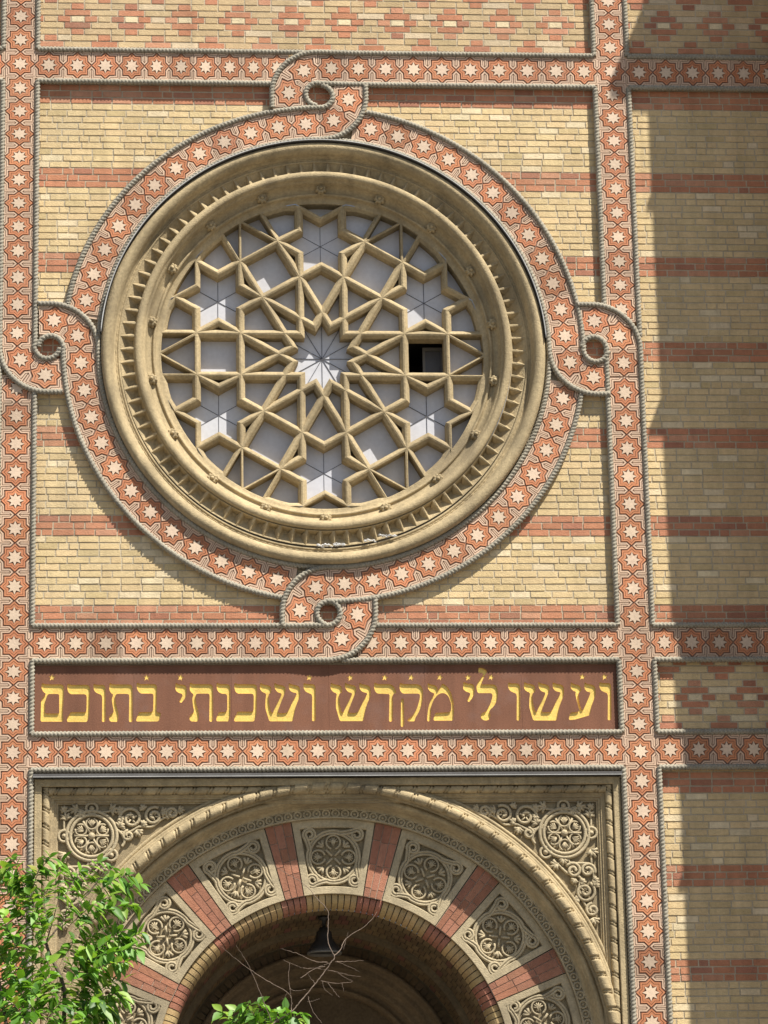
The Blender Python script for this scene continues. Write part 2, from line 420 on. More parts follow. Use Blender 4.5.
# left vertical band (curl k=3)
t=thing('star_tile_band','upright band of orange star tiles down the left edge, beside the leafy tree','tile band',(-HF,.06,-ZC),GB)
mb=MB(); run(mb,'v',-HF,LV[:-1],last=.34); run(mb,'v',-HF,LV2,first=-.34); curlA(mb,3)
band_base(mb,[(-HF-RO,-HF+RO,.34,5.9),(-HF-RO,-HF+RO,-ZC,-.34)]); mb.build('tile_course',M_tile,t)
ropesA(t,3,lo); ropesC(t,3,lo)
for u in (-HF-RO,-HF+RO):
    rope(ln(u,5.8,u,hi),t); rope(ln(u,-hi,u,ROW3+RO),t); rope(ln(u,ROW3-RO,u,-ZC+.3),t)
# right vertical band (curl k=1)
t=thing('star_tile_band','upright band of orange star tiles at the edge of the shadow, right of the window','tile band',(HF,.06,-ZC),GB)
mb=MB(); run(mb,'v',HF,RV,last=.34); run(mb,'v',HF,RV2[1:],first=-.34); curlA(mb,1)
band_base(mb,[(HF-RO,HF+RO,.34,5.9),(HF-RO,HF+RO,-ZC,-.34)]); mb.build('tile_course',M_tile,t)
ropesA(t,1,lo); ropesC(t,1,lo)
for u in (HF-RO,HF+RO):
    rope(ln(u,5.8,u,hi),t); rope(ln(u,-hi,u,ROW3+RO),t); rope(ln(u,ROW3-RO,u,-ZC+.3),t)
# top horizontal band (curl k=0)
t=thing('star_tile_band','level band of orange star tiles across the top, above the round window','tile band',(0,.06,HF),GB)
mb=MB(); run(mb,'u',HF,TH,first=-HC-.005,last=-.34); run(mb,'u',HF,TH2[1:],first=.32,last=HC+.005); curlA(mb,0)
run(mb,'u',HF,TH3,first=HF+TW/2+.005); run(mb,'u',HF,[-x for x in TH3],first=-HF-TW/2-.005)
band_base(mb,[(-HF+RO,-.34,HF-RO,HF+RO),(.32,HF-RO,HF-RO,HF+RO),(HF+RO,XR,HF-RO,HF+RO),(-XR,-HF-RO,HF-RO,HF+RO)]); mb.build('tile_course',M_tile,t)
ropesA(t,0,lo); ropesC(t,0,lo)
for v in (HF-RO,HF+RO):
    rope(ln(hi,v,XR,v),t); rope(ln(-XR,v,-hi,v),t)
# middle horizontal band (curl k=2)
t=thing('star_tile_band','level band of orange star tiles between round window and inscription','tile band',(0,.06,-HF),GB)
mb=MB(); run(mb,'u',-HF,MH[:-1],first=-HC-.005,last=-.32); run(mb,'u',-HF,MH2,first=.34,last=HC+.005); curlA(mb,2)
run(mb,'u',-HF,MH3,first=HF+TW/2+.005); run(mb,'u',-HF,[-x for x in MH3],first=-HF-TW/2-.005)
band_base(mb,[(-HF+RO,-.32,-HF-RO,-HF+RO),(.34,HF-RO,-HF-RO,-HF+RO),(HF+RO,XR,-HF-RO,-HF+RO),(-XR,-HF-RO,-HF-RO,-HF+RO)]); mb.build('tile_course',M_tile,t)
ropesA(t,2,lo); ropesC(t,2,lo)
for v in (-HF-RO,-HF+RO):
    rope(ln(hi,v,XR,v),t); rope(ln(-XR,v,-hi,v),t)
# lower horizontal band
t=thing('star_tile_band','level band of orange star tiles between inscription and arched portal','tile band',(0,.06,ROW3),GB)
mb=MB(); run(mb,'u',ROW3,BH,first=-HC-.005,last=HC+.005); run(mb,'u',ROW3,BH3,first=HF+TW/2+.005); run(mb,'u',ROW3,[-x for x in BH3],first=-HF-TW/2-.005)
band_base(mb,[(-HF+RO,HF-RO,ROW3-RO,ROW3+RO),(HF+RO,XR,ROW3-RO,ROW3+RO),(-XR,-HF-RO,ROW3-RO,ROW3+RO)]); mb.build('tile_course',M_tile,t)
for v in (ROW3-RO,ROW3+RO):
    rope(ln(hi,v,XR,v),t); rope(ln(-XR,v,-hi,v),t); rope(ln(-lo,v,lo,v),t)
# ring of star tiles with its four loops
t=thing('star_tile_ring','circular band of orange star tiles with four knotted loops around the window','tile ring',(0,.06,0),GB); RINGT=t
mb=MB()
for k in range(4):
    a0=8.9; step=6.76
    for i in range(12):
        s0=-RR*R(90-(a0+i*step)); s1=-RR*R(90-(a0+(i+1)*step))
        if i==11: s1=0.0
        # arc s is measured back from the next knot: turn the segment so that it ends at knot k
        add_tile(mb,rotmap(k,path_map(lambda s:(fnB(s)),s0,s1)))
    for s0,s1 in ((0,.33),(.33,.67)): add_tile(mb,rotmap(k,path_map(fnB,s0,s1)))
    body(mb,[fnB(-RR*R(82)+i*(RR*R(82)+.66)/110) for i in range(111)],k)
mb.build('tile_course',M_tile,t)
ri=RR-RO; ro=RR+RO
rope(arc(0,0,ri,0,360,400,ROPE_Y)[:-1],t,True)
for k in range(4):
    # outer rope of the segment that ends at knot k: from under the previous curl to the loop
    p=arc(0,0,ro,169.5,98,90,ROPE_Y)+[(ro*cos(R(98-i)),ROPE_Y-LIFT*smooth(i/7),ro*sin(R(98-i))) for i in range(1,9)]+[((.166-.02*i/22)*cos(R(-84+164*i/22)),ROPE_Y-LIFT-.004,HV+(.150-.012*i/22)*sin(R(-84+164*i/22))) for i in range(23)]
    rope([rot(k,q) for q in p],t)
    p=[(ri*cos(R(97-i)),ROPE_Y-LIFT*smooth(i/7),ri*sin(R(97-i))) for i in range(0,8)]+arc(0,HV,RC+RO,-88,0,26,ROPE_Y-LIFT)+[(RC+RO,ROPE_Y-LIFT,3.27)]
    rope([rot(k,q) for q in p],t)
RINGT.rotation_euler=(0,-R(.3),0); RINGT.location.z-=.015; RINGT.location.x+=.028
# ------------------------------------------------------------------ round window
W=thing('rose_window','large round stone window with star tracery over grey boards','window',(0,.3,-2.5))
W1=(1,1,1)
mb=MB(); mb.lathe([(2.56,.30),(2.545,.04),(2.545,-.05),(2.54,-.08),(2.522,-.102),(2.494,-.115),(2.465,-.112),(2.435,-.09),(2.412,-.06),(2.402,-.015),(2.396,.018),(2.388,.022),(2.386,.045),(2.36,.05),(2.352,.036),(2.338,.036),(2.33,.062),(2.27,.15)],0,2*PI,192,closed=True)
mb.sweep(arc(0,0,2.373,0,360,720,.052)[:-1],lambda L,ph:.0125*(.55+.45*abs(sin(L*PI/.075))),6,True); mb.build('outer_moulding',M_stone,W)
# ring of hollow teeth
mb=MB(); NT=90; ra,rb=2.333,2.165
for i in range(NT):
    a0=2*PI*i/NT; a1=2*PI*(i+1)/NT; da=(a1-a0)
    def P(r,a,y): return mb.vert(r*cos(a),y,r*sin(a))
    e=da*.10
    o=[P(ra,a0,.05),P(ra,a1,.05),P(rb,a1,.0),P(rb,a0,.0)]
    q=[P(ra-.014,a0+e*.6,.052),P(ra-.014,a1-e*.6,.052),P(rb+.005,a1-e*.8,.003),P(rb+.005,a0+e*.8,.003)]
    ap=[P(2.225,a0+da*.40,.105),P(2.225,a1-da*.40,.105),P(2.19,a1-da*.30,.105),P(2.19,a0+da*.30,.105)]
    for k in range(4):
        l=(k+1)%4; mb.face((o[l],o[k],q[k],q[l]),W1); mb.face((q[l],q[k],ap[k],ap[l]),W1)
    mb.face((ap[1],ap[0],ap[3],ap[2]),W1)
mb.build('toothed_ring',M_stone,W)
mb=MB(); mb.lathe([(2.166,.09),(2.166,.005),(2.163,-.012),(2.148,-.026),(2.122,-.034),(2.095,-.028),(2.078,-.012),(2.072,.01),(2.06,.03),(2.05,.035),(2.042,.08),(2.02,.135),(1.99,.165),(1.965,.172),(1.962,.158),(1.95,.148),(1.935,.152),(1.928,.168),(1.926,.2),(1.91,.215),(1.87,.222)],0,2*PI,192,closed=True)
mb.build('inner_moulding',M_stone,W)
# flower bosses in the hollow
first=None
for k in range(18):
    a=R(90+20*k); cu,cv=2.0*cos(a),2.0*sin(a)
    if first is None:
        mb=MB(); n=8
        prof=[(.066,.02),(.070,-.02),(.058,-.055),(.032,-.062),(.026,-.05),(.022,-.075),(0.001,-.082)]
        rows=[]
        for i in range(32):
            t=2*PI*i/32; row=[]
            for r,y in prof:
                kx=1-.30*((1-abs(sin(4*t)))**1.5 if r>.024 else 0); row.append(mb.vert(cu+r*kx*cos(t),.15+y,cv+r*kx*sin(t)))
            rows.append(row)
        for i in range(32):
            A=rows[i];B=rows[(i+1)%32]
            for q in range(len(prof)-1): mb.face((A[q],A[q+1],B[q+1],B[q]),W1,True)
        # built round its own centre so the copies can share the mesh
        me_v=[(x-cu,y,z-cv) for x,y,z in mb.v]; mb.v=me_v
        o=mb.build('flower_boss',M_stone,None,base=(0,0,ZC)); o.parent=W; first=o
    else:
        o=first.copy(); col.objects.link(o); o.parent=W
    o.location=(cu,0-W.location.y,cv+ZC-W.location.z); o.rotation_euler=(0,R(-20*k),0)
# tracery: plane arrangement of the bar axes
S=.507; RC0=S/(2*sin(R(15)))*1.0; RCL=1.87
segs=[]
def seg(p,q): segs.append((p,q))
def pol(r,a,c=(0,0)): return (c[0]+r*cos(R(a)),c[1]+r*sin(R(a)))
def dodeca(c,full):
    d=RC0*cos(R(75))
    for k in range(12):
        al=30*k
        r45=d/cos(R(45))
        seg(pol(RC0,al+75,c),pol(r45,al+45,c)); seg(pol(RC0,al-75,c),pol(r45,al-45,c))
dodeca((0,0),True)
cd=S*(2+3**.5)/2
for k in range(6):
    a=60*k
    i0,i1=pol(RC0,a-15),pol(RC0,a+15); du,dv=S*cos(R(a)),S*sin(R(a))
    o0,o1=(i0[0]+du,i0[1]+dv),(i1[0]+du,i1[1]+dv)
    seg(i0,i1); seg(i1,o1); seg(o1,o0); seg(o0,i0)
    hc=pol(cd+S*3**.5/2,a+30)
    for j in range(6):
        t0=pol(S,a+30+30+60*j,hc); m=pol(S/3**.5,a+30+60+60*j,hc); t1=pol(S,a+30+90+60*j,hc)
        seg(t0,m); seg(m,t1)
    dodeca(pol(2*cd+S,a),False)
NC=144
for i in range(NC): seg(pol(RCL,360*i/NC),pol(RCL,360*(i+1)/NC))
def arrangement(segs,inside):
    key=lambda p:(round(p[0]/.0015),round(p[1]/.0015)); V={}; 
    def vid(p):
        kx,ky=key(p)
        for dx in (0,-1,1):
            for dy in (0,-1,1):
                w=V.get((kx+dx,ky+dy))
                if w is not None: return w
        V[(kx,ky)]=len(pts); pts.append(p); return len(pts)-1
    pts=[]; cut=[[0.0,1.0] for _ in segs]; n=len(segs)
    for i in range(n):
        (ax,ay),(bx,by)=segs[i]; rx,ry=bx-ax,by-ay
        for j in range(i+1,n):
            (cx,cy),(dx,dy)=segs[j]
            if max(ax,bx)<min(cx,dx)-1e-3 or max(cx,dx)<min(ax,bx)-1e-3 or max(ay,by)<min(cy,dy)-1e-3 or max(cy,dy)<min(ay,by)-1e-3: continue
            sx,sy=dx-cx,dy-cy; den=rx*sy-ry*sx
            if abs(den)<1e-9: continue
            t=((cx-ax)*sy-(cy-ay)*sx)/den; u=((cx-ax)*ry-(cy-ay)*rx)/den
            if -1e-4<=t<=1+1e-4 and -1e-4<=u<=1+1e-4: cut[i].append(t); cut[j].append(u)
    E=set()
    for i in range(n):
        (ax,ay),(bx,by)=segs[i]; T=sorted(min(1,max(0,t)) for t in cut[i])
        for t0,t1 in zip(T,T[1:]):
            if (t1-t0)*math.hypot(bx-ax,by-ay)<2e-3: continue
            tm=(t0+t1)/2; 
            if not inside((ax+(bx-ax)*tm,ay+(by-ay)*tm)): continue
            a=vid((ax+(bx-ax)*t0,ay+(by-ay)*t0)); b=vid((ax+(bx-ax)*t1,ay+(by-ay)*t1))
            if a!=b: E.add((min(a,b),max(a,b)))
    while True:
        deg={}
        for a,b in E: deg[a]=deg.get(a,0)+1; deg[b]=deg.get(b,0)+1
        bad={e for e in E if deg[e[0]]==1 or deg[e[1]]==1}
        if not bad: break
        E-=bad
    adj={}
    for a,b in E: adj.setdefault(a,[]).append(b); adj.setdefault(b,[]).append(a)
    for a in adj: adj[a].sort(key=lambda b:math.atan2(pts[b][1]-pts[a][1],pts[b][0]-pts[a][0]))
    seen=set(); faces=[]
    for a in adj:
        for b in adj[a]:
            if (a,b) in seen: continue
            f=[]; p,q=a,b
            while (p,q) not in seen:
                seen.add((p,q)); f.append(p); L=adj[q]; i=L.index(p); r=L[(i-1)%len(L)]; p,q=q,r
            P=[pts[i] for i in f]; A=sum(P[i][0]*P[(i+1)%len(P)][1]-P[(i+1)%len(P)][0]*P[i][1] for i in range(len(P)))/2
            if A>1e-4: faces.append(P)
    return faces
faces=arrangement(segs,lambda p: math.hypot(*p)<=RCL+1e-3)
def inset(P,d):
    n=len(P)
    while d>.004:
        Q=[]; ok=True
        for i in range(n):
            p0,p1,p2=P[i-1],P[i],P[(i+1)%n]
            def nrm(a,b):
                l=math.hypot(b[0]-a[0],b[1]-a[1]); return (-(b[1]-a[1])/l,(b[0]-a[0])/l)
            n1,n2=nrm(p0,p1),nrm(p1,p2); k=1+n1[0]*n2[0]+n1[1]*n2[1]
            if k<.05: k=.05
            Q.append((p1[0]+d*(n1[0]+n2[0])/k,p1[1]+d*(n1[1]+n2[1])/k))
        for i in range(n):
            j=(i+1)%n
            if (Q[j][0]-Q[i][0])*(P[j][0]-P[i][0])+(Q[j][1]-Q[i][1])*(P[j][1]-P[i][1])<=0: ok=False
        if ok: return Q
        d*=.8
    return None
tr=MB(); pn=MB(); YT=.222; YP=.40
holes=[]
for P in faces:
    Q1=inset(P,.018); Q2=inset(P,.048)
    if Q1 is None or Q2 is None: tr.poly([(p[0],YT+.01,p[1]) for p in P],W1); continue
    n=len(P); a=[tr.vert(p[0],YT,p[1]) for p in P]; b=[tr.vert(p[0],YT+.007,p[1]) for p in Q1]; c=[tr.vert(p[0],YT+.042,p[1]) for p in Q2]; d=[tr.vert(p[0],YP+.03,p[1]) for p in Q2]
    for i in range(n):
        j=(i+1)%n; tr.face((a[i],a[j],b[j],b[i]),W1); tr.face((b[i],b[j],c[j],c[i]),W1); tr.face((c[i],c[j],d[j],d[i]),W1)
    cx=sum(p[0] for p in P)/n; cy=sum(p[1] for p in P)/n
    if math.hypot(cx-(cd+S/2),cy)<.08: holes.append(P); continue
    k=rnd.uniform(.93,1.05); Qp=inset(P,.036) or Q2
    pn.prism([(p[0],p[1]) for p in Qp],YP+rnd.uniform(0,.006),YP+.05,(k,k,k*rnd.uniform(.99,1.02)))
tr.build('tracery',M_stone,W); pn.build('window_boards',M_pane,W)
sm=MB()
def seam(p,q,w=.006,y=YP-.003):
    l=math.hypot(q[0]-p[0],q[1]-p[1]); nx,ny=-(q[1]-p[1])/l*w/2,(q[0]-p[0])/l*w/2
    sm.prism([(p[0]-nx,p[1]-ny),(q[0]-nx,q[1]-ny),(q[0]+nx,q[1]+ny),(p[0]+nx,p[1]+ny)],y,YP+.012)
for k in range(12): seam((0,0),pol(S*.82,30*k+0),.005)
for k in range(6):
    hc=pol(cd+S*3**.5/2,60*k+30)
    for j in range(3):
        y=YP-.003-.0005*j; seam(pol(S*.50,30+60*j,hc),pol(-S*.50,30+60*j,hc),.006,y)
sm.build('board_seams',M_seam,W)
# the one open light, right of the middle: a dark room and a casement swung inwards
cu=cd+S/2
mb=MB(); a=.30
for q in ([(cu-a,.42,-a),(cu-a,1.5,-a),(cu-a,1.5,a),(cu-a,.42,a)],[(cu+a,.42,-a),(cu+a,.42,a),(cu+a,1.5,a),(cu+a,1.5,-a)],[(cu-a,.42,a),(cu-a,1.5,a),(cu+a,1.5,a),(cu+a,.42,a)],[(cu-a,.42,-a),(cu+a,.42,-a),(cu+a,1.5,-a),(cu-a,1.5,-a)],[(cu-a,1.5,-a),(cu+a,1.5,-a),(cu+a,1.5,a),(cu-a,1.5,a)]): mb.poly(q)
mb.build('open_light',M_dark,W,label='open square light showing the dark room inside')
mb=MB(); mb.prism([(cu+.02,-.26),(cu+.20,-.26),(cu+.20,.17),(cu+.02,.17)],.60,.62,(.17,.17,.18)); mb.box(cu-.012,cu+.018,.58,.64,-.27,.21,(.28,.26,.22)); mb.box(cu+.018,cu+.23,.58,.64,.172,.21,(.28,.26,.22)); mb.box(cu+.202,cu+.23,.58,.64,-.27,.17,(.24,.22,.19)); mb.build('casement',M_pane,W)
# zinc flashing along the upper right of the rim
mb=MB(); mb.lathe([(2.558,.02),(2.558,-.128),(2.550,-.132),(2.546,-.128),(2.546,.02)],R(3),R(176),140,smooth=False); mb.build('flashing_hood',M_lead,W)
mb=MB(); mb.sweep([(2.5535*cos(R(3+173*i/150)),-.133,2.5535*sin(R(3+173*i/150))) for i in range(151)],.0065,6); mb.build('flashing_edge',M_zinc,W)
# whitish deposit on the lower ledge
mb=MB()
for (u0,u1,v,a) in ((-.12,.06,-2.372,0),(.07,.20,-2.352,0),(.42,.55,-2.312,0),(.60,.78,-2.255,0)):
    N=int((u1-u0)/.008)
    for i in range(N):
        u=u0+(u1-u0)*i/N; r=math.hypot(u,v)-.02+rnd.uniform(-.016,.016); an=math.atan2(v,u); c=(r*cos(an),-.0+rnd.uniform(-.012,.012),r*sin(an)); s=rnd.uniform(.006,.022)
        base=[(0,0,1),(1,0,0),(0,0,-1),(-1,0,0)]; vs=[mb.vert(c[0]+x*s*rnd.uniform(.8,1.5),c[1]+.006,c[2]+z*s*rnd.uniform(.5,1.0)) for x,_,z in base]; t_=mb.vert(c[0],c[1]-s*.8,c[2])
        for q in range(4): mb.face((vs[q],vs[(q+1)%4],t_),W1,True)
mb.build('white_deposit',M_white,W)

for o in W.children:
    if o.name.split('.')[0] in ('outer_moulding','flashing_hood','flashing_edge'): o.location.z-=.04
    if o.name.split('.')[0]=='toothed_ring': o.location.z-=.015
W.location.x+=.02; W.location.z+=.008
# ------------------------------------------------------------------ inscription
PQ=thing('inscription_plaque','long red stone plaque with incised gold Hebrew lettering','plaque',(0,.08,-4.48))
GLYPHS=[
('memf',[(-3163,-3917),(-3123,-3934),(-2947,-3935),(-2925,-3950),(-2919,-3984),(-2931,-4271),(-2922,-4356),(-3174,-4355),(-3170,-4123),(-3145,-4072),(-3115,-4042),(-3145,-4020),(-3165,-3983),(-3169,-3954)]),
('memf_in',[(-3096,-4042),(-2972,-4043),(-2970,-4264),(-3127,-4263),(-3124,-4116)]),
('kaf',[(-2882,-3922),(-2848,-3940),(-2667,-3940),(-2642,-3952),(-2633,-3980),(-2641,-4272),(-2648,-4316),(-2665,-4360),(-2886,-4359),(-2880,-4301),(-2854,-4271),(-2851,-4249),(-2684,-4250),(-2671,-4235),(-2669,-4066),(-2685,-4046),(-2847,-4046),(-2873,-4021),(-2886,-3969)]),
('vav',[(-2595,-3926),(-2560,-3940),(-2491,-3941),(-2471,-3953),(-2463,-3978),(-2460,-4346),(-2476,-4361),(-2500,-4358),(-2498,-4081),(-2508,-4054),(-2534,-4044),(-2574,-4025),(-2596,-3980)]),
('tav',[(-2420,-3914),(-2384,-3937),(-2197,-3937),(-2174,-3948),(-2164,-3970),(-2161,-4350),(-2177,-4365),(-2204,-4358),(-2200,-4063),(-2212,-4044),(-2348,-4043),(-2358,-4099),(-2341,-4188),(-2319,-4262),(-2319,-4335),(-2333,-4362),(-2412,-4357),(-2426,-4313),(-2405,-4276),(-2369,-4250),(-2384,-4173),(-2393,-4099),(-2377,-4048),(-2399,-4037),(-2420,-4003)]),
('bet',[(-2119,-3912),(-2080,-3934),(-1921,-3935),(-1903,-3945),(-1894,-3967),(-1900,-4230),(-1896,-4257),(-1850,-4257),(-1857,-4304),(-1879,-4357),(-2127,-4356),(-2119,-4303),(-2098,-4274),(-2098,-4252),(-1961,-4252),(-1938,-4238),(-1932,-4061),(-1943,-4041),(-2073,-4041),(-2101,-4016),(-2119,-3971)]),
('yod',[(-1691,-3918),(-1655,-3939),(-1594,-3943),(-1573,-3958),(-1566,-3988),(-1566,-4047),(-1586,-4099),(-1612,-4131),(-1627,-4150),(-1648,-4135),(-1641,-4110),(-1615,-4076),(-1612,-4047),(-1659,-4032),(-1691,-4002)]),
('tav',[(-1532,-3914),(-1496,-3936),(-1308,-3937),(-1285,-3947),(-1275,-3969),(-1275,-4351),(-1291,-4365),(-1318,-4358),(-1312,-4062),(-1323,-4043),(-1461,-4043),(-1471,-4099),(-1454,-4188),(-1433,-4262),(-1433,-4335),(-1448,-4362),(-1527,-4357),(-1541,-4313),(-1519,-4276),(-1483,-4250),(-1497,-4173),(-1505,-4099),(-1489,-4047),(-1511,-4037),(-1532,-4003)]),
('nun',[(-1234,-3914),(-1198,-3937),(-1112,-3937),(-1090,-3949),(-1082,-3974),(-1085,-4277),(-1100,-4359),(-1241,-4358),(-1237,-4306),(-1219,-4277),(-1215,-4255),(-1143,-4255),(-1118,-4236),(-1117,-4063),(-1134,-4048),(-1185,-4044),(-1221,-4018),(-1235,-3974)]),
('kaf',[(-1035,-3920),(-1000,-3938),(-818,-3939),(-793,-3951),(-785,-3979),(-796,-4272),(-804,-4316),(-822,-4361),(-1045,-4360),(-1038,-4301),(-1011,-4271),(-1008,-4249),(-840,-4250),(-826,-4235),(-822,-4065),(-838,-4046),(-1001,-4045),(-1027,-4020),(-1039,-3968)]),
('shin',[(-750,-3920),(-721,-3941),(-656,-3952),(-630,-3971),(-627,-4039),(-657,-4047),(-658,-4116),(-650,-4190),(-633,-4257),(-613,-4267),(-586,-4198),(-535,-4102),(-509,-4046),(-563,-4028),(-591,-3983),(-595,-3921),(-562,-3942),(-497,-3954),(-471,-3971),(-469,-4025),(-486,-4060),(-521,-4146),(-550,-4220),(-558,-4268),(-472,-4268),(-442,-4243),(-383,-4117),(-341,-4043),(-403,-4028),(-432,-3991),(-434,-3924),(-402,-3942),(-340,-3954),(-311,-3973),(-307,-4065),(-352,-4176),(-373,-4265),(-393,-4361),(-653,-4360),(-677,-4279),(-696,-4205),(-694,-4116),(-683,-4045),(-729,-4027),(-755,-3990)]),
('vav',[(-268,-3924),(-233,-3939),(-163,-3939),(-143,-3951),(-135,-3976),(-139,-4347),(-155,-4361),(-180,-4358),(-173,-4080),(-182,-4053),(-208,-4043),(-249,-4023),(-270,-3979)]),
('shin',[(36,-3920),(64,-3941),(129,-3951),(155,-3971),(159,-4039),(128,-4046),(127,-4116),(134,-4190),(150,-4257),(171,-4267),(198,-4198),(250,-4102),(276,-4045),(223,-4027),(194,-3983),(191,-3920),(224,-3941),(289,-3953),(315,-3971),(317,-4025),(299,-4060),(264,-4146),(234,-4220),(226,-4267),(313,-4268),(342,-4243),(403,-4117),(445,-4043),(382,-4028),(354,-3990),(352,-3923),(384,-3941),(446,-3953),(475,-3973),(479,-4065),(433,-4176),(411,-4265),(391,-4361),(130,-4360),(107,-4279),(88,-4205),(90,-4116),(102,-4045),(56,-4027),(30,-3989)]),
('dalet',[(522,-3919),(558,-3942),(697,-3942),(737,-3964),(770,-4043),(726,-4054),(720,-4350),(702,-4370),(676,-4365),(690,-4054),(556,-4049),(528,-4023),(517,-3979)]),
('qof',[(806,-3924),(842,-3942),(1002,-3943),(1045,-3962),(1066,-4018),(1058,-4122),(1035,-4211),(997,-4285),(971,-4326),(967,-4366),(880,-4366),(886,-4344),(943,-4299),(996,-4211),(1026,-4107),(1030,-4065),(1014,-4050),(839,-4050),(811,-4024),(801,-3980)]),
('qof_leg',[(816,-4113),(845,-4103),(846,-4403),(831,-4432),(806,-4425)]),
('mem',[(1115,-3928),(1148,-3946),(1206,-3958),(1227,-3985),(1229,-4022),(1256,-3981),(1279,-3939),(1304,-3944),(1344,-3981),(1379,-4048),(1401,-4138),(1404,-4256),(1392,-4360),(1171,-4359),(1183,-4300),(1198,-4271),(1351,-4264),(1374,-4244),(1376,-4167),(1349,-4085),(1316,-4051),(1272,-4042),(1225,-4066),(1180,-4122),(1152,-4196),(1138,-4352),(1118,-4371),(1101,-4359),(1111,-4255),(1132,-4166),(1166,-4092),(1196,-4051),(1146,-4030),(1118,-3991)]),
('yod',[(1517,-3915),(1553,-3936),(1614,-3941),(1636,-3956),(1642,-3986),(1640,-4045),(1618,-4097),(1591,-4130),(1576,-4149),(1555,-4134),(1563,-4109),(1590,-4075),(1594,-4045),(1546,-4030),(1514,-4000)]),
('lamed',[(1696,-3750),(1747,-3763),(1790,-3788),(1782,-3818),(1763,-3840),(1738,-3893),(1720,-3937),(1729,-3948),(1863,-3948),(1891,-3971),(1905,-4035),(1894,-4124),(1858,-4191),(1806,-4240),(1801,-4261),(1814,-4302),(1804,-4335),(1780,-4359),(1736,-4359),(1705,-4332),(1702,-4295),(1729,-4267),(1766,-4258),(1778,-4228),(1815,-4169),(1841,-4094),(1842,-4062),(1826,-4047),(1675,-4046),(1663,-3982),(1673,-3937),(1709,-3885),(1746,-3837),(1735,-3816),(1708,-3818),(1687,-3803)]),
('vav',[(2021,-3922),(2056,-3937),(2126,-3937),(2147,-3949),(2155,-3975),(2144,-4347),(2127,-4362),(2103,-4359),(2115,-4079),(2105,-4052),(2079,-4042),(2039,-4022),(2018,-3977)]),
('shin',[(2202,-3918),(2230,-3939),(2296,-3950),(2322,-3969),(2324,-4038),(2293,-4045),(2290,-4115),(2297,-4190),(2312,-4257),(2332,-4267),(2361,-4197),(2415,-4101),(2442,-4044),(2389,-4026),(2361,-3981),(2359,-3918),(2392,-3939),(2457,-3952),(2483,-3970),(2484,-4023),(2465,-4059),(2429,-4145),(2397,-4220),(2388,-4267),(2476,-4268),(2506,-4243),(2569,-4116),(2613,-4042),(2550,-4026),(2522,-3989),(2521,-3922),(2553,-3940),(2616,-3952),(2644,-3971),(2647,-4064),(2599,-4176),(2575,-4265),(2553,-4362),(2289,-4361),(2267,-4279),(2249,-4204),(2254,-4115),(2266,-4044),(2220,-4026),(2195,-3988)]),
('ayin',[(2726,-3921),(2755,-3945),(2817,-3960),(2838,-3985),(2843,-4030),(2810,-4042),(2810,-4112),(2819,-4187),(2835,-4243),(2857,-4239),(2897,-4157),(2949,-4045),(2901,-4030),(2879,-3996),(2881,-3921),(2909,-3945),(2972,-3956),(3000,-3978),(3004,-4068),(2961,-4172),(2938,-4254),(2928,-4303),(2843,-4328),(2754,-4353),(2688,-4358),(2697,-4306),(2716,-4268),(2772,-4269),(2814,-4254),(2791,-4157),(2773,-4055),(2784,-4034),(2745,-4022),(2721,-3985)]),
('vav',[(3049,-3921),(3084,-3936),(3154,-3937),(3175,-3949),(3182,-3974),(3169,-4347),(3152,-4362),(3127,-4359),(3141,-4079),(3132,-4052),(3106,-4041),(3066,-4022),(3045,-3977)]),
]
STARS= [(-3.052, -3.857), (-2.008, -3.86), (-1.633, -3.861), (-0.202, -3.864), (0.254, -3.866), (0.64, -3.867), (0.935, -3.865), (1.256, -3.866), (1.574, -3.867), (1.831, -3.866), (2.861, -3.864), (3.111, -3.864)]
SEAMS= [-2.151, -1.069, 0.01, 1.086, 2.169]
def curve_mesh(name,loops,extrude=0):
    cu_=bpy.data.curves.new(name,'CURVE'); cu_.dimensions='2D'; cu_.fill_mode='BOTH'
    for P in loops:
        sp=cu_.splines.new('POLY'); sp.points.add(len(P)-1); sp.use_cyclic_u=True
        for i,(x,z) in enumerate(P): sp.points[i].co=(x,z,0,1)
    o=bpy.data.objects.new(name,cu_); col.objects.link(o)
    dg=bpy.context.evaluated_depsgraph_get(); dg.update(); me=bpy.data.meshes.new_from_object(o.evaluated_get(dg))
    vs=[tuple(v.co) for v in me.vertices]; fs=[tuple(p.vertices) for p in me.polygons]
    bpy.data.objects.remove(o); bpy.data.curves.remove(cu_); bpy.data.meshes.remove(me)
    return vs,fs
def face_to_street(mb,vs,fs,y,c):
    b=len(mb.v); mb.v.extend((x,y,z) for x,z,_ in vs)
    for f in fs:
        A=sum(vs[f[i]][0]*vs[f[(i+1)%len(f)]][1]-vs[f[(i+1)%len(f)]][0]*vs[f[i]][1] for i in range(len(f)))
        f=f if A>0 else f[::-1]; mb.face([b+i for i in f],c)
def area(P): return sum(P[i][0]*P[(i+1)%len(P)][1]-P[(i+1)%len(P)][0]*P[i][1] for i in range(len(P)))/2
def soften(P):
    """corner cutting, so that the strokes are not polygonal"""
    out=[]; n=len(P)
    for i in range(n):
        p,q=P[i],P[(i+1)%n]; l=math.hypot(q[0]-p[0],q[1]-p[1]); k=min(.25,.012/max(l,1e-6))
        out.append((p[0]+(q[0]-p[0])*k,p[1]+(q[1]-p[1])*k)); out.append((q[0]+(p[0]-q[0])*k,q[1]+(p[1]-q[1])*k))
    return out
letters=[]; cur=None
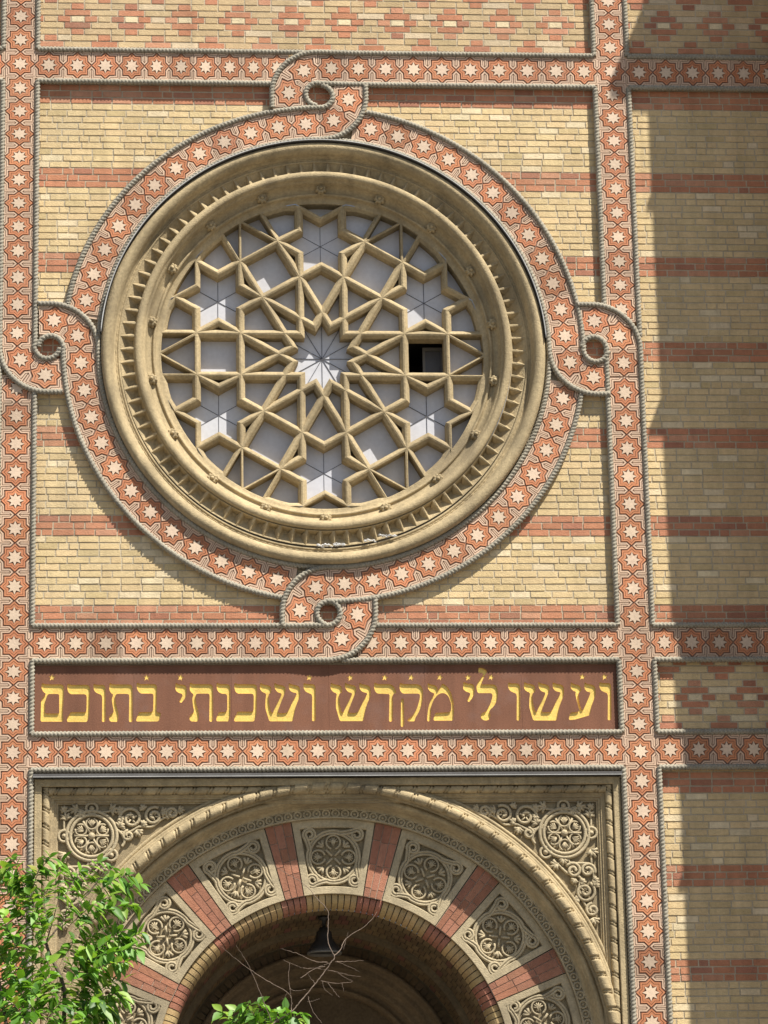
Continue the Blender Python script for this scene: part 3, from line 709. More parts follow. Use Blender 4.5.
for n_,P in GLYPHS:
    P=soften([(x/1000,z/1000) for x,z in P])
    if area(P)<0: P=P[::-1]
    if n_.endswith('_in'): letters[-1]['in'].append(P)
    elif n_.endswith('_leg'): letters[-1]['out'].append(P)
    else: letters.append({'out':[P],'in':[],'n':n_})
stars=[]
for (u,v) in STARS:
    P=[]; t0=rnd.uniform(0,.5)
    for k in range(10):
        r=.043 if k%2==0 else .017; P.append((u+r*cos(t0+PI*k/5)*.95,v+r*sin(t0+PI*k/5)))
    stars.append(P)
YQ=.022; DEP=.019
xs=[-3.245]+SEAMS+[3.245]
for a,b in zip(xs,xs[1:]):
    loops=[[(a+.0008,-4.49),(b-.0008,-4.49),(b-.0008,-3.72),(a+.0008,-3.72)]]
    for L_ in letters:
        c=sum(p[0] for p in L_['out'][0])/len(L_['out'][0])
        if a<c<b: loops+=L_['out']+L_['in']
    for P in stars:
        if a<P[0][0]<b: loops.append(P)
    vs,fs=curve_mesh('slab',loops); mb=MB(); k=rnd.uniform(.94,1.06); face_to_street(mb,vs,fs,YQ,(k,k,k))
    for P in loops[:1]:
        for i in range(4):
            p,q=P[i],P[(i+1)%4]; mb.poly([(q[0],YQ,q[1]),(p[0],YQ,p[1]),(p[0],YQ+.05,p[1]),(q[0],YQ+.05,q[1])],(k,k,k))
    mb.build('stone_slab',M_plaque,PQ)
def carve(loops,name):
    vs,fs=curve_mesh(name,loops); mb=MB(); face_to_street(mb,vs,fs,YQ+DEP,(1,1,1))
    for P in loops:
        n=len(P)
        for i in range(n):
            p,q=P[i],P[(i+1)%n]; mb.poly([(p[0],YQ,p[1]),(q[0],YQ,q[1]),(q[0],YQ+DEP+.0005,q[1]),(p[0],YQ+DEP+.0005,p[1])],(.85,.80,.75))
    return mb.build(name,M_gold,PQ)
for L_ in letters: carve(L_['out']+L_['in'],'letter')
DEP=.006
for P in stars: carve([P],'star_mark')
mb=MB(); mb.box(-3.25,3.25,YQ+.034,.098,-4.495,-3.715,(.6,.6,.6)); mb.build('backing_bed',M_plaque,PQ)
# ------------------------------------------------------------------ arched portal
AV=-8.165
PO=thing('arched_portal','carved round stone arch with red brick wedges under the inscription','portal',(0,.4,-ZC))
def sweep_profile(mb,prof,path,c=(1,1,1)):
    """mitred sweep of profile [(t inward, y)] along a square frame: path of (u,v,du,dv) giving the inward direction at each corner"""
    rows=[[mb.vert(u+du*t,y,v+dv*t) for t,y in prof] for u,v,du,dv in path]
    for A,B in zip(rows,rows[1:]):
        for k in range(len(prof)-1): mb.face((A[k],A[k+1],B[k+1],B[k]),c)
UO,VO=3.238,-5.0
fp=[(-UO,-ZC+.1,1,0),(-UO,VO,1,-1),(UO,VO,-1,-1),(UO,-ZC+.1,-1,0)]
mb=MB(); sweep_profile(mb,[(0,.06),(0,.022),(.008,.014),(.076,.014),(.084,.022),(.084,.095),(.17,.095),(.17,.09),(.19,.09),(.198,.105),(.215,.105),(.215,.125),(.24,.125),(.25,.145),(.262,.145),(.262,.185)],fp)
mb.build('frame_moulding',M_stone,PO)
def bead(L,ph):     # round rod cut by pairs of slanting grooves
    x=((L+.022*cos(ph))/.187)%1.0*.187
    d=min(abs(x-.070),abs(x-.104)); r=.043
    if d<.0085: r=.027
    elif .070<x<.104: r=.040
    return r
def rod(path):
    mb=MB(); mb.sweep(resample(path,.006),bead,12); return mb.build('beaded_rod',M_stone,PO)
rod([(-UO+.128,.075,-8.6),(-UO+.128,.075,VO-.09)]); rod([(-UO+.16,.075,VO-.128),(UO-.16,.075,VO-.128)]); rod([(UO-.128,.075,-8.6),(UO-.128,.075,VO-.09)])
# lead capping of the portal's head
mb=MB(); mb.box(-3.25,3.25,-.06,.06,-4.99,-4.958); mb.build('lead_capping',M_lead,PO)
mb=MB(); mb.box(-3.252,3.252,-.068,-.0615,-4.996,-4.990); mb.build('capping_highlight',M_zinc,PO)  # pale strip that paints the bright highlight along the lead's lower edge
# spandrels
def spandrel(sx):
    mb=MB(); N=40; r=3.2; pts=[]
    for i in range(N+1):
        a=R(90-90*i/N); pts.append((r*cos(a),AV+r*sin(a)))
    top=VO-.255; w=UO-.255
    for (x0,z0),(x1,z1) in zip(pts,pts[1:]):
        if x0>=w: break
        x1c=min(x1,w); z1c=z1
        q=[(x0,z0),(x1c,z1c),(x1c,top),(x0,top)]
        if sx<0: q=[(-x,z) for x,z in q][::-1]
        mb.poly([(x,.177,z) for x,z in q],(.68,.65,.60))  # sunk ground tinted darker than its relief: recess shade put into the colour
    sp=mb.build('spandrel',M_carve,PO)
    c=(1,1,1); mu,mv=2.61,-5.61; YS=.157
    def tube(mb,pts,r,n=6,closed=False): mb.sweep([(sx*u,y,v) for u,y,v in pts],r,n,closed,c)
    # medallion
    md=MB()
    for rr,tr_ in ((.275,.021),(.232,.020)): tube(md,arc(mu,mv,rr,0,360,40,YS-.01)[:-1],tr_,6,True)
    for k in range(6):
        a=60*k+30; cu_,cv_=mu+.135*cos(R(a)),mv+.135*sin(R(a))
        tube(md,arc(cu_,cv_,.062,a+20,a+340,18,YS-.008),.012,5)
        for q in (-60,-30,0,30,60):
            tube(md,[(cu_-.03*cos(R(a)),YS-.012,cv_-.03*sin(R(a))),(cu_+.045*cos(R(a+q)),YS-.014,cv_+.045*sin(R(a+q)))],.009,5)
        tube(md,[(mu+.03*cos(R(a+30)),YS-.01,mv+.03*sin(R(a+30))),(mu+.19*cos(R(a+30)),YS-.01,mv+.19*sin(R(a+30)))],.013,5)
    md.lathe([(.04,YS),(.036,YS-.03),(.018,YS-.042),(.0005,YS-.045)],0,2*PI,12,sx*mu,mv,c,True,True)
    md.build('medallion',M_carve,sp)
    # loops tying the medallion to its frame
    sw=MB()
    for lu,lv in ((0,.305),(.30,0),(-.215,-.215)):
        tube(sw,arc(mu+lu,mv+lv,.062,0,360,20,YS-.008)[:-1],.017,6,True)
        sw.lathe([(.03,YS),(.026,YS-.025),(.0005,YS-.032)],0,2*PI,10,sx*(mu+lu),mv+lv,c,True,True)
    def scroll(cu_,cv_,r0,a0,turns,sgn=1,r1=.02):
        P=[]; n=int(14*turns)+4
        for i in range(n+1):
            t=i/n; rr=r0+(r1-r0)*t; P.append((mu+cu_+rr*cos(R(a0+sgn*360*turns*t)),YS-.006-.012*t,mv+cv_+rr*sin(R(a0+sgn*360*turns*t))))
        tube(sw,P,lambda L,ph:.019,6)
        for q in range(5):
            a=a0+q*72; tube(sw,[(mu+cu_+.012*cos(R(a)),YS-.012,mv+cv_+.012*sin(R(a))),(mu+cu_+.5*r0*cos(R(a)),YS-.016,mv+cv_+.5*r0*sin(R(a)))],.011,5)
    def leaf(lu,lv,s,a):
        for q in (-70,-35,0,35,70):
            l=s*(1-.3*abs(q)/70)
            P=[(mu+lu,YS-.004,mv+lv),(mu+lu+.6*l*cos(R(a+q*.8)),YS-.02,mv+lv+.6*l*sin(R(a+q*.8))),(mu+lu+l*cos(R(a+q)),YS-.006,mv+lv+l*sin(R(a+q)))]
            tube(sw,P,.016,5)
    scroll(-.43,.19,.14,-60,1.7); scroll(-.68,.215,.105,120,1.6,-1); scroll(-.88,.245,.07,-60,1.4)
    scroll(-.40,.00,.06,90,1.3,-1)
    for a_ in ((-.20,.29,.10,170),(.15,.29,.10,10),(.28,.18,.09,80),(-.50,.06,.08,250),(-.76,.26,.08,180),(-.30,.10,.08,120),(-.57,.29,.06,60),(.10,.27,.08,-60),(-.33,.27,.07,30),(-.31,.20,.06,-120),(-.55,.12,.06,150),(-.95,.28,.07,180),(.29,.28,.06,45)): leaf(*a_)
    tube(sw,catmull([(mu-.26,YS-.004,mv+.08),(mu-.33,YS-.006,mv+.02),(mu-.36,YS-.006,mv-.06),(mu-.33,YS-.004,mv-.12)],5),.017)
    tube(sw,catmull([(mu-.24,YS-.004,mv+.06),(mu-.40,YS-.004,mv+.04),(mu-.52,YS-.004,mv+.10),(mu-.66,YS-.004,mv+.10),(mu-.78,YS-.004,mv+.19),(mu-.98,YS-.004,mv+.27)],5),.015)
    tube(sw,catmull([(mu-.43,YS-.004,mv+.30),(mu-.30,YS-.004,mv+.30),(mu-.18,YS-.004,mv+.27),(mu+.02,YS-.004,mv+.26),(mu+.15,YS-.004,mv+.29),(mu+.29,YS-.004,mv+.26),(mu+.30,YS-.004,mv+.05)],5),.013)
    tube(sw,[(mu-.235,YS-.004,mv+.1),(mu-.235,YS-.004,mv-.21)],.012)
    sw.build('scrollwork',M_carve,sp); sw=MB()
    scroll(.085,-.42,.09,150,1.5,-1); scroll(.245,-.42,.085,-30,1.5); scroll(.205,-.66,.12,60,1.7,-1); scroll(.28,-.86,.075,90,1.4)
    for a_ in ((.29,-.19,.10,-60),(-.09,-.35,.09,200),(.29,-.95,.09,-80),(.30,-.53,.07,-20)    ,(.10,-.52,.06,240),(-.02,-.29,.07,-100),(.16,-.55,.06,0),(.32,-.60,.06,60),(.13,-.74,.06,200)): leaf(*a_)
    tube(sw,catmull([(mu+.03,YS-.004,mv-.29),(mu+.06,YS-.006,mv-.34),(mu+.16,YS-.006,mv-.34),(mu+.28,YS-.006,mv-.36),(mu+.31,YS-.006,mv-.5),(mu+.29,YS-.004,mv-.6)],5),.015)
    tube(sw,catmull([(mu-.09,YS-.004,mv-.34),(mu+.02,YS-.004,mv-.45),(mu+.16,YS-.004,mv-.50),(mu+.14,YS-.004,mv-.62),(mu+.19,YS-.004,mv-.78),(mu+.28,YS-.004,mv-.92)],5),.015)
    tube(sw,[(mu+.29,YS-.004,mv-.18),(mu+.29,YS-.004,mv-.42)],.013)
    sw.build('scrollwork',M_carve,sp)
    return sp
spandrel(-1); spandrel(1)
# archivolt
mb=MB(); mb.lathe([(3.235,.26),(3.235,.13),(3.21,.115),(3.20,.13),(3.19,.13),(3.185,.085),(3.165,.075),(3.15,.085),(3.15,.055),(3.135,.05),(3.115,.055),(3.115,.09)],0,PI,120,0,AV)
mb.build('outer_archivolt',M_stone,PO)
def bead2(L,ph):
    x=((L+.016*cos(ph))/.195)%1.0*.195
    d=min(abs(x-.08),abs(x-.112)); r=.056
    if d<.0095: r=.034
    elif .08<x<.112: r=.050
    return r
mb=MB(); p=resample([(3.075*cos(R(180-i*.75)),.05,AV+3.075*sin(R(180-i*.75))) for i in range(241)],.0085); mb.sweep(p,bead2,12); mb.lathe([(3.13,.092),(3.0,.092)],0,PI,60,0,AV); mb.build('beaded_roll',M_stone,PO)
mb=MB(); mb.lathe([(3.04,.06),(3.022,.10),(3.016,.165),(3.008,.178),(2.998,.165),(2.98,.152),(2.955,.156),(2.94,.175),(2.935,.205),(2.925,.21),(2.92,.24),(2.905,.265),(2.90,.29),(2.885,.295),(2.88,.30),(2.878,.36)],0,PI,120,0,AV)
mb.build('hollow_moulding',M_stone,PO)
mb=MB(); mb.lathe([(2.882,.385),(2.880,.368),(2.868,.368),(2.866,.392),(2.788,.392),(2.786,.368),(2.772,.368),(2.77,.47)],0,PI,120,0,AV,smooth=False)
nl=84
for i in range(nl):
    a=180*(i+.5)/nl; cu_,cv_=2.826*cos(R(a)),AV+2.826*sin(R(a))
    mb.sweep(arc(cu_,cv_,.040,0,360,14,.382)[:-1],.0135,5,True)
    mb.lathe([(.018,.39),(.013,.368),(.0005,.362)],0,2*PI,6,cu_,cv_,closed=True)
mb.build('chain_moulding',M_carve,PO)
mb=MB(); mb.lathe([(2.95,.50),(1.90,.50)],0,PI,60,0,AV,(.5,.48,.45)); mb.build('arch_backing',M_stone,PO)
# wedges: seven carved stones and six of red brick
YV=.425
def carved(k):
    ac=89.4+180/7*k; hw=180/14-3.1-.08
    mb=MB(); N=8; r0,r1=1.935,2.772
    def pt(r,a,y): return mb.vert(r*cos(R(a)),y,AV+r*sin(R(a)))
    # raised border and sunk field
    tb=.075
    def ringpts(d,y):
        P=[]
        for i in range(N+1):
            rr=r0+d; a=ac+ (hw-math.degrees(d/rr))*(2*i/N-1); P.append(pt(rr,a,y))
        for i in range(N+1):
            rr=r1-d*1.15; a=ac+(hw-math.degrees(d/rr))*(1-2*i/N); P.append(pt(rr,a,y))
        return P
    A0=ringpts(0,.50); A=ringpts(.004,YV); B=ringpts(tb,YV); B1=ringpts(tb+.008,YV+.012); C=ringpts(tb+.012,YV+.055)
    n=len(A)
    for X,Yy in ((A0,A),(A,B),(B,B1),(B1,C)):
        for i in range(n):
            j=(i+1)%n; mb.face((X[i],Yy[i],Yy[j],X[j]))
    # field
    h=N+1
    for i in range(N): mb.face((C[i+1],C[i],C[n-1-i],C[n-2-i]),(.72,.69,.64))
    cv_=mb.build('carved_wedge',M_carve,PO)
    sw=MB(); cr=2.345; cu_,cz=cr*cos(R(ac)),AV+cr*sin(R(ac)); th=R(ac-90); Y=YV+.03
    def loc(x,z,y=0): return (cu_+x*cos(th)-z*sin(th),Y-y,cz+x*sin(th)+z*cos(th))
    def T(pts,r,n_=6,closed=False): sw.sweep([loc(x,z,y) for x,z,y in pts],r,n_,closed)
    Rm=.283
    for q in range(4):
        phi=45+90*q; wide=1.0 if q<2 else .89
        ox,oz=.262*wide*(1 if q in(0,3) else -1),(.250 if q<2 else -.262)
        P=[(Rm*cos(R(phi+a))*.98,Rm*sin(R(phi+a)),.0+.012*(i/9)) for i,a in enumerate((122,109,97,85,72,60,47,36,27))]
        an=math.degrees(math.atan2(oz,ox)); rs=.062
        for i in range(13):
            a=an+95-i*28; r_=rs*(1-.030*i); P.append((ox+r_*cos(R(a)),oz+r_*sin(R(a)),.014))
        c_=catmull([(x,y,z) for x,y,z in P],3)
        # a double-ridged strand: two thin tubes side by side
        Vp=[Vector(p) for p in c_]; 
        for off in (-.0145,.0145):
            Q=[]
            for i in range(len(Vp)):
                t_=(Vp[min(i+1,len(Vp)-1)]-Vp[max(i-1,0)]); t_.z=0
                if t_.length<1e-9: t_=Vector((1,0,0))
                t_.normalize(); Q.append((Vp[i].x-t_.y*off,Vp[i].y+t_.x*off,Vp[i].z))
            T(Q,.0165,6)
    for q in range(4):
        a=90*q; px_,pz_=.168*cos(R(a)),.168*sin(R(a))
        T([(px_+.078*cos(R(a+t_)),pz_+.078*sin(R(a+t_)),.006) for t_ in range(-165,170,22)],.0125,6)
        for w_ in (-65,-38,-12,12,38,65):
            T([(px_-.045*cos(R(a)),pz_-.045*sin(R(a)),.0),(px_+.018*cos(R(a+w_*1.3)),pz_+.018*sin(R(a+w_*1.3)),.012),(px_+.054*cos(R(a+w_*1.2)),pz_+.054*sin(R(a+w_*1.2)),.002)],.0085,5)
        for s_ in (-1,1):
            T([(px_-.035*cos(R(a))+.016*cos(R(t_)),pz_-.035*sin(R(a))+s_*0+.016*sin(R(t_)),.008) for t_ in range(0,360,45)],.007,4)
        b_=a+45
        for w_ in (-40,0,40):
            T([(.165*cos(R(b_)),.165*sin(R(b_)),.0),(.165*cos(R(b_))+.07*cos(R(b_+w_)),.165*sin(R(b_))+.07*sin(R(b_+w_)),.008)],.016,5)
        T([(.02*cos(R(b_)),.02*sin(R(b_)),.002),(.115*cos(R(b_)),.115*sin(R(b_)),.006)],.014,5)
    sw.build('scrollwork',M_carve,cv_)
for k in range(-3,4): carved(k)
def brick_wedge(k):
    ac=89.4+180/7*(k+.5); hw=3.1-.05
    mb=MB(); r0,r1=1.935,2.772
    mb.poly([(r*cos(R(a)),YV+.012,AV+r*sin(R(a))) for r,a in ((r0,ac-hw),(r0,ac+hw),(r1,ac+hw),(r1,ac-hw))][::-1],(.45,.36,.27))
    nc=3
    for c_ in range(nc):
        a0=ac-hw+2*hw*c_/nc; a1=ac-hw+2*hw*(c_+1)/nc; r=r0-rnd.uniform(0,.2)
        while r<r1:
            L_=rnd.choice((.15,.27,.27,.27)); q0,q1=max(r,r0)+.004,min(r+L_,r1)-.004
            if q1-q0>.02:
                e0,e1=.004/q0*57.3,.004/q1*57.3; y=YV+rnd.uniform(-.003,.004)
                P=[(q0*cos(R(a1-e0)),AV+q0*sin(R(a1-e0))),(q0*cos(R(a0+e0)),AV+q0*sin(R(a0+e0))),(q1*cos(R(a0+e1)),AV+q1*sin(R(a0+e1))),(q1*cos(R(a1-e1)),AV+q1*sin(R(a1-e1)))]
                if area(P)<0: P=P[::-1]
                mb.prism(P,y,YV+.014,jit((.335,.15,.09),.18))
            r+=L_
    mb.build('brick_wedge',M_brick,PO)
for k in range(-3,3): brick_wedge(k)
# bull-nosed brick edge of the arch
mb=MB(); nb=84
prof=[(1.955,.50),(1.95,.478),(1.925,.462),(1.895,.46),(1.865,.466),(1.84,.482),(1.818,.51),(1.803,.55),(1.797,.60),(1.795,.74)]
for i in range(nb):
    a0,a1=180*i/nb,180*(i+1)/nb; am=(a0+a1)/2
    d=min(abs(am-(90+180/7*(k+.5))) for k in range(-4,4)); isred=d<3.6
    c=jit((.35,.15,.095),.12) if isred else jit((.43,.30,.14),.16)
    e=.16; rows=[[mb.vert(r*cos(R(a)),y,AV+r*sin(R(a))) for r,y in prof] for a in (a0+e,a1-e)]
    for q in range(len(prof)-1): mb.face((rows[0][q],rows[0][q+1],rows[1][q+1],rows[1][q])[::-1],c,False)
    for rw,fl in ((rows[0],1),(rows[1],0)):
        o=[mb.vert(1.94*cos(R(a0 if fl else a1)),.6,AV+1.94*sin(R(a0 if fl else a1)))]
        mb.face(rw+o if fl else (rw+o)[::-1],(.25,.2,.14))
mb.lathe([(1.95,.49),(1.815,.53),(1.812,.74)],0,PI,84,0,AV,(.22,.17,.12),False)
mb.build('brick_edge',M_brick,PO)
# vault behind: barrel of brick, stepping in twice
mb=MB()
def barrel(r,y0,y1,ny,c0,nn=56):
    for q in range(ny):
        ya,yb=y0+(y1-y0)*q/ny,y0+(y1-y0)*(q+1)/ny
        for i in range(nn):
            o=.5 if q%2 else 0; a0,a1=180*(i+o)/nn,180*(i+o+1)/nn
            if a1>180.5: continue
            e=.004; ea=math.degrees(.004/r); c=jit(c0 if rnd.random()<.93 else (.19,.09,.06),.2)
            if rnd.random()<.006: c=(.02,.02,.02)
            P=[(r*cos(R(a)),y,AV+r*sin(R(a))) for a,y in ((a0+ea,ya+e),(a1-ea,ya+e),(a1-ea,yb-e),(a0+ea,yb-e))]
            mb.poly(P,c)
    mb.lathe([(r+.012,y0),(r+.012,y1)],0,PI,nn,0,AV,(.05,.04,.03),False)
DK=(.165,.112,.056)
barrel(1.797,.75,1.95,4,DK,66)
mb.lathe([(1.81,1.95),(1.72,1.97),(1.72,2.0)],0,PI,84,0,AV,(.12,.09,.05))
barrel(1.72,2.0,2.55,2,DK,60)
def ringbricks(r0,r1,y,n_,c0):
    for i in range(n_):
        a0,a1=180*i/n_,180*(i+1)/n_; e=.25
        P=[(r*cos(R(a)),AV+r*sin(R(a))) for r,a in ((r0,a1-e),(r0,a0+e),(r1,a0+e),(r1,a1-e))]
        if area(P)<0: P=P[::-1]
        mb.prism(P,y,y+.02,jit(c0,.2))
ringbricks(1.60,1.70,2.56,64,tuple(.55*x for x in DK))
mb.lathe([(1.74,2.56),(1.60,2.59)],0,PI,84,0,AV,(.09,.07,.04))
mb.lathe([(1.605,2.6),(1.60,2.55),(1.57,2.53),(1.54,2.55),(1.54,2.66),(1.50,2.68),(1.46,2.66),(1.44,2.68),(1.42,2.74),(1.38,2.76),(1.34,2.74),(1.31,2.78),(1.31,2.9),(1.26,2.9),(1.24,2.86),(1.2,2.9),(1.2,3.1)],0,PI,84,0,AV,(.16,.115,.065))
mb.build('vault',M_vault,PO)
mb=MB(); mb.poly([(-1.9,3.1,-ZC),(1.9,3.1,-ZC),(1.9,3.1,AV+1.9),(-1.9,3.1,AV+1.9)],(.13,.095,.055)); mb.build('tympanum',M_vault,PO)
# jambs below the springing, down to the street
mb=MB()
for s in (-1,1):
    a,b=(1.782,3.05)
    u0,u1=(a,b) if s>0 else (-b,-a)
    mb.box(u0,u1,.40,1.5,-ZC+.1,AV-.002); 
    u0,u1=(b+.002,3.15) if s>0 else (-3.15,-b-.002); mb.box(u0,u1,.26,1.5,-ZC+.1,AV-.002)
    u0,u1=(1.2,1.78) if s>0 else (-1.78,-1.2); mb.box(u0,u1,1.96,2.9,-ZC+.1,AV-.002)
mb.build('jamb',M_stone,PO)
for o in PO.children:      # the arch stands a little right of the panel's middle
    if o.name.split('.')[0] in ('outer_archivolt','beaded_roll','hollow_moulding','chain_moulding','arch_backing','carved_wedge','brick_wedge','brick_edge','vault'): o.location.x+=.03
    if o.name.split('.')[0] in ('chain_moulding','arch_backing','carved_wedge','brick_wedge','brick_edge','vault','tympanum'): o.location.y-=.06
# ------------------------------------------------------------------ lantern
LT=thing('hanging_lantern','dark bell shaped lantern hanging inside the top of the arch','lantern',(0,1.05,-6.80))
LT.location.y=1.05
mb=MB()
def vlathe(mb,prof,cu_,cy,n_=28):
    rows=[[mb.vert(cu_+r*cos(2*PI*i/n_),cy+r*sin(2*PI*i/n_),z) for r,z in prof] for i in range(n_)]
    for i in range(n_):
        A,B=rows[i],rows[(i+1)%n_]
        for k in range(len(prof)-1): mb.face((A[k],A[k+1],B[k+1],B[k]),(1,1,1),True)
LC=-.02
vlathe(mb,[(.001,-6.50),(.055,-6.50),(.06,-6.53),(.085,-6.55),(.09,-6.60),(.105,-6.64),(.15,-6.70),(.185,-6.75),(.19,-6.77),(.17,-6.765),(.001,-6.70)],LC,1.05); mb.build('shade',M_iron,LT)
mb=MB(); vlathe(mb,[(.172,-6.768),(.19,-6.772),(.2,-6.785),(.195,-6.80),(.172,-6.795),(.172,-6.768)],LC,1.05); mb.build('rim',M_rim,LT)
mb=MB(); vlathe(mb,[(.001,-6.375),(.07,-6.38),(.07,-6.40),(.022,-6.42),(.022,-6.50),(.001,-6.50)],LC,1.05); mb.build('stem',M_iron,LT)
# ------------------------------------------------------------------ tower on the right: outside the picture, it throws the shadow on the right bay
SX,SZ=.86,2.1                       # sunlight: for each metre into the wall it moves SX to the left and SZ down
TP=1.9; TU=3.90+SX*(TP+.05)
TWR=thing('brick_tower','projecting striped brick tower beside the facade','tower',(TU+1.6,-1.1,-ZC))
mb=MB(); v=-ZC; k=0
while v<13:
    h=.806 if k%2==0 else .242
    mb.box(TU,TU+3.4,-TP,.05,v,v+h-.003,YEL if k%2==0 else RED); v+=h; k+=1
mb.build('shaft',M_brick,TWR)
def shelf(mb,d,v0,v1,d2=None):
    """moulding round the shaft: projects d at the top, d2 at the bottom"""
    d2=d if d2 is None else d2
    L=[]
    for dd,vv in ((d2,v0),(d,v1)):
        L.append([mb.vert(TU+dd*.15,.055,vv),mb.vert(TU-dd*.20,-TP-dd,vv),mb.vert(TU+3.4+dd*.28,-TP-dd,vv),mb.vert(TU+3.4+dd*.28,.055,vv)])
    a,b=L
    for i in range(4): j=(i+1)%4; mb.face((a[i],b[i],b[j],a[j]))
    mb.face(b); mb.face(a[::-1])
cz=3.203+SZ*(TP+.48+.05)
mb=MB(); shelf(mb,.48,cz-.22,cz); shelf(mb,.46,cz-.62,cz-.222,.04); mb.build('cornice',M_stone,TWR)
for zs in (-.62,-3.35,1.95,-6.1):
    z=zs+SZ*(TP+.05); mb=MB(); shelf(mb,.15 if zs==-.62 else .06,z-.09,z); mb.build('string_course',M_stone,TWR)

# ------------------------------------------------------------------ street
def sheet(name,u0,u1,y0,y1,z,mat_,th=0):
    mb=MB()
    if th: mb.v+= [(u0,y0,z-ZC),(u1,y0,z-ZC),(u1,y1,z-ZC),(u0,y1,z-ZC),(u0,y0,z-th-ZC),(u1,y0,z-th-ZC),(u1,y1,z-th-ZC),(u0,y1,z-th-ZC)]; [mb.face(f) for f in ((0,1,2,3),(4,7,6,5),(0,4,5,1),(1,5,6,2),(2,6,7,3),(3,7,4,0))]
    else: mb.poly([(u0,y0,z-ZC),(u1,y0,z-ZC),(u1,y1,z-ZC),(u0,y1,z-ZC)])
    o=mb.build(name,mat_); o['kind']='structure'; return o
sheet('ground',-400,400,-400,400,-.004,M_paving)
sheet('road',-200,200,-24,-9,.004,M_asphalt)
sheet('pavement',-60,60,-8.85,.9,.13,M_paving,.128)
sheet('kerb',-60,60,-9.0,-8.852,.135,M_kerb,.13)

# ------------------------------------------------------------------ camera
F_,TH_,YA_,RO_=3272.47566,.282169638,.0822891740,-.0214698507
fw=Vector((sin(YA_)*cos(TH_),cos(YA_)*cos(TH_),sin(TH_))); r0_=Vector((cos(YA_),-sin(YA_),0)); u0_=r0_.cross(fw)
rt=r0_*cos(RO_)+u0_*sin(RO_); up=-r0_*sin(RO_)+u0_*cos(RO_)
cam=bpy.data.cameras.new('camera'); co=bpy.data.objects.new('camera',cam); col.objects.link(co)
CAM=Vector((.668764603,0,-1.95038188+ZC))-fw*37.0
Mx=Matrix((rt,up,-fw)).transposed().to_4x4(); Mx.translation=CAM; co.matrix_world=Mx
cam.sensor_fit='VERTICAL'; cam.sensor_height=24; cam.lens=F_/1024*24; cam.clip_end=2000; cam.clip_start=.1
sc.camera=co
def at(px,py,y):
    """the point on the plane y (metres before the wall is negative) seen at that place of the photograph; returns (u,y,v)"""
    d=rt*((px-384)/F_)+up*((512-py)/F_)+fw; t=(y-CAM.y)/d.y; p=CAM+d*t
    return (p.x,p.y,p.z-ZC)

# ------------------------------------------------------------------ tree
YTREE=-4.6
base=at(60,1010,YTREE)
TREE=thing('street_tree','leafy green young tree with bare twigs before the portal','tree',(base[0]+.3,YTREE,-ZC))
trk=MB()
fork=(base[0]+.25,YTREE,base[2]-1.6)
trk.sweep(catmull([(base[0]+.3,YTREE,-ZC+.1),(base[0]+.33,YTREE+.05,-ZC+2),(base[0]+.22,YTREE-.05,-ZC+3.8),fork],8),lambda L,ph:.085-.008*L,10)
trk.build('trunk',M_bark,TREE)
def limb(pts,r0,r1,name='limb',mat_=None,parent=TREE,n=6,jig=0):
    P=catmull(pts,7); Lt=sum((Vector(P[i+1])-Vector(P[i])).length for i in range(len(P)-1))
    if jig: P=[P[0]]+[(x+rnd.uniform(-jig,jig),y+rnd.uniform(-jig,jig),z+rnd.uniform(-jig,jig)) for x,y,z in P[1:]]
    mb=MB(); mb.sweep(P,lambda L,ph:r0+(r1-r0)*L/Lt,n); mb.build(name,mat_ or M_bark,parent); return P
def Z6(x,y): return (x/5.12,840+y/5.12)
twigs=[]   # (polyline in u,y,v) that carry leaves
def T(pts,dy0=0,dy1=0):
    n=len(pts); P=[at(px,py,YTREE+dy0+(dy1-dy0)*i/(n-1)) for i,(px,py) in enumerate(pts)]; twigs.append(P); return P
mainl=[at(62,1140,YTREE),at(64,1024,YTREE),at(63,985,YTREE),at(50,955,YTREE+.1),at(46,943,YTREE+.1)]
limb([fork]+mainl,.035,.014)
limb([at(46,943,YTREE+.1),at(64,920,YTREE+.15),at(85,897,YTREE+.2),at(104,872,YTREE+.2)],.009,.003,'twig')
limb([at(46,943,YTREE+.1),at(53,920,YTREE),at(60,893,YTREE)],.007,.003,'twig')
limb([fork,at(10,1120,YTREE-.3),at(8,1040,YTREE-.4),at(-4,960,YTREE-.5),at(-8,900,YTREE-.5)],.03,.008)
limb([fork,at(150,1130,YTREE+.5),at(230,1075,YTREE+.7),at(262,1030,YTREE+.8),at(284,1018,YTREE+.8)],.026,.008)
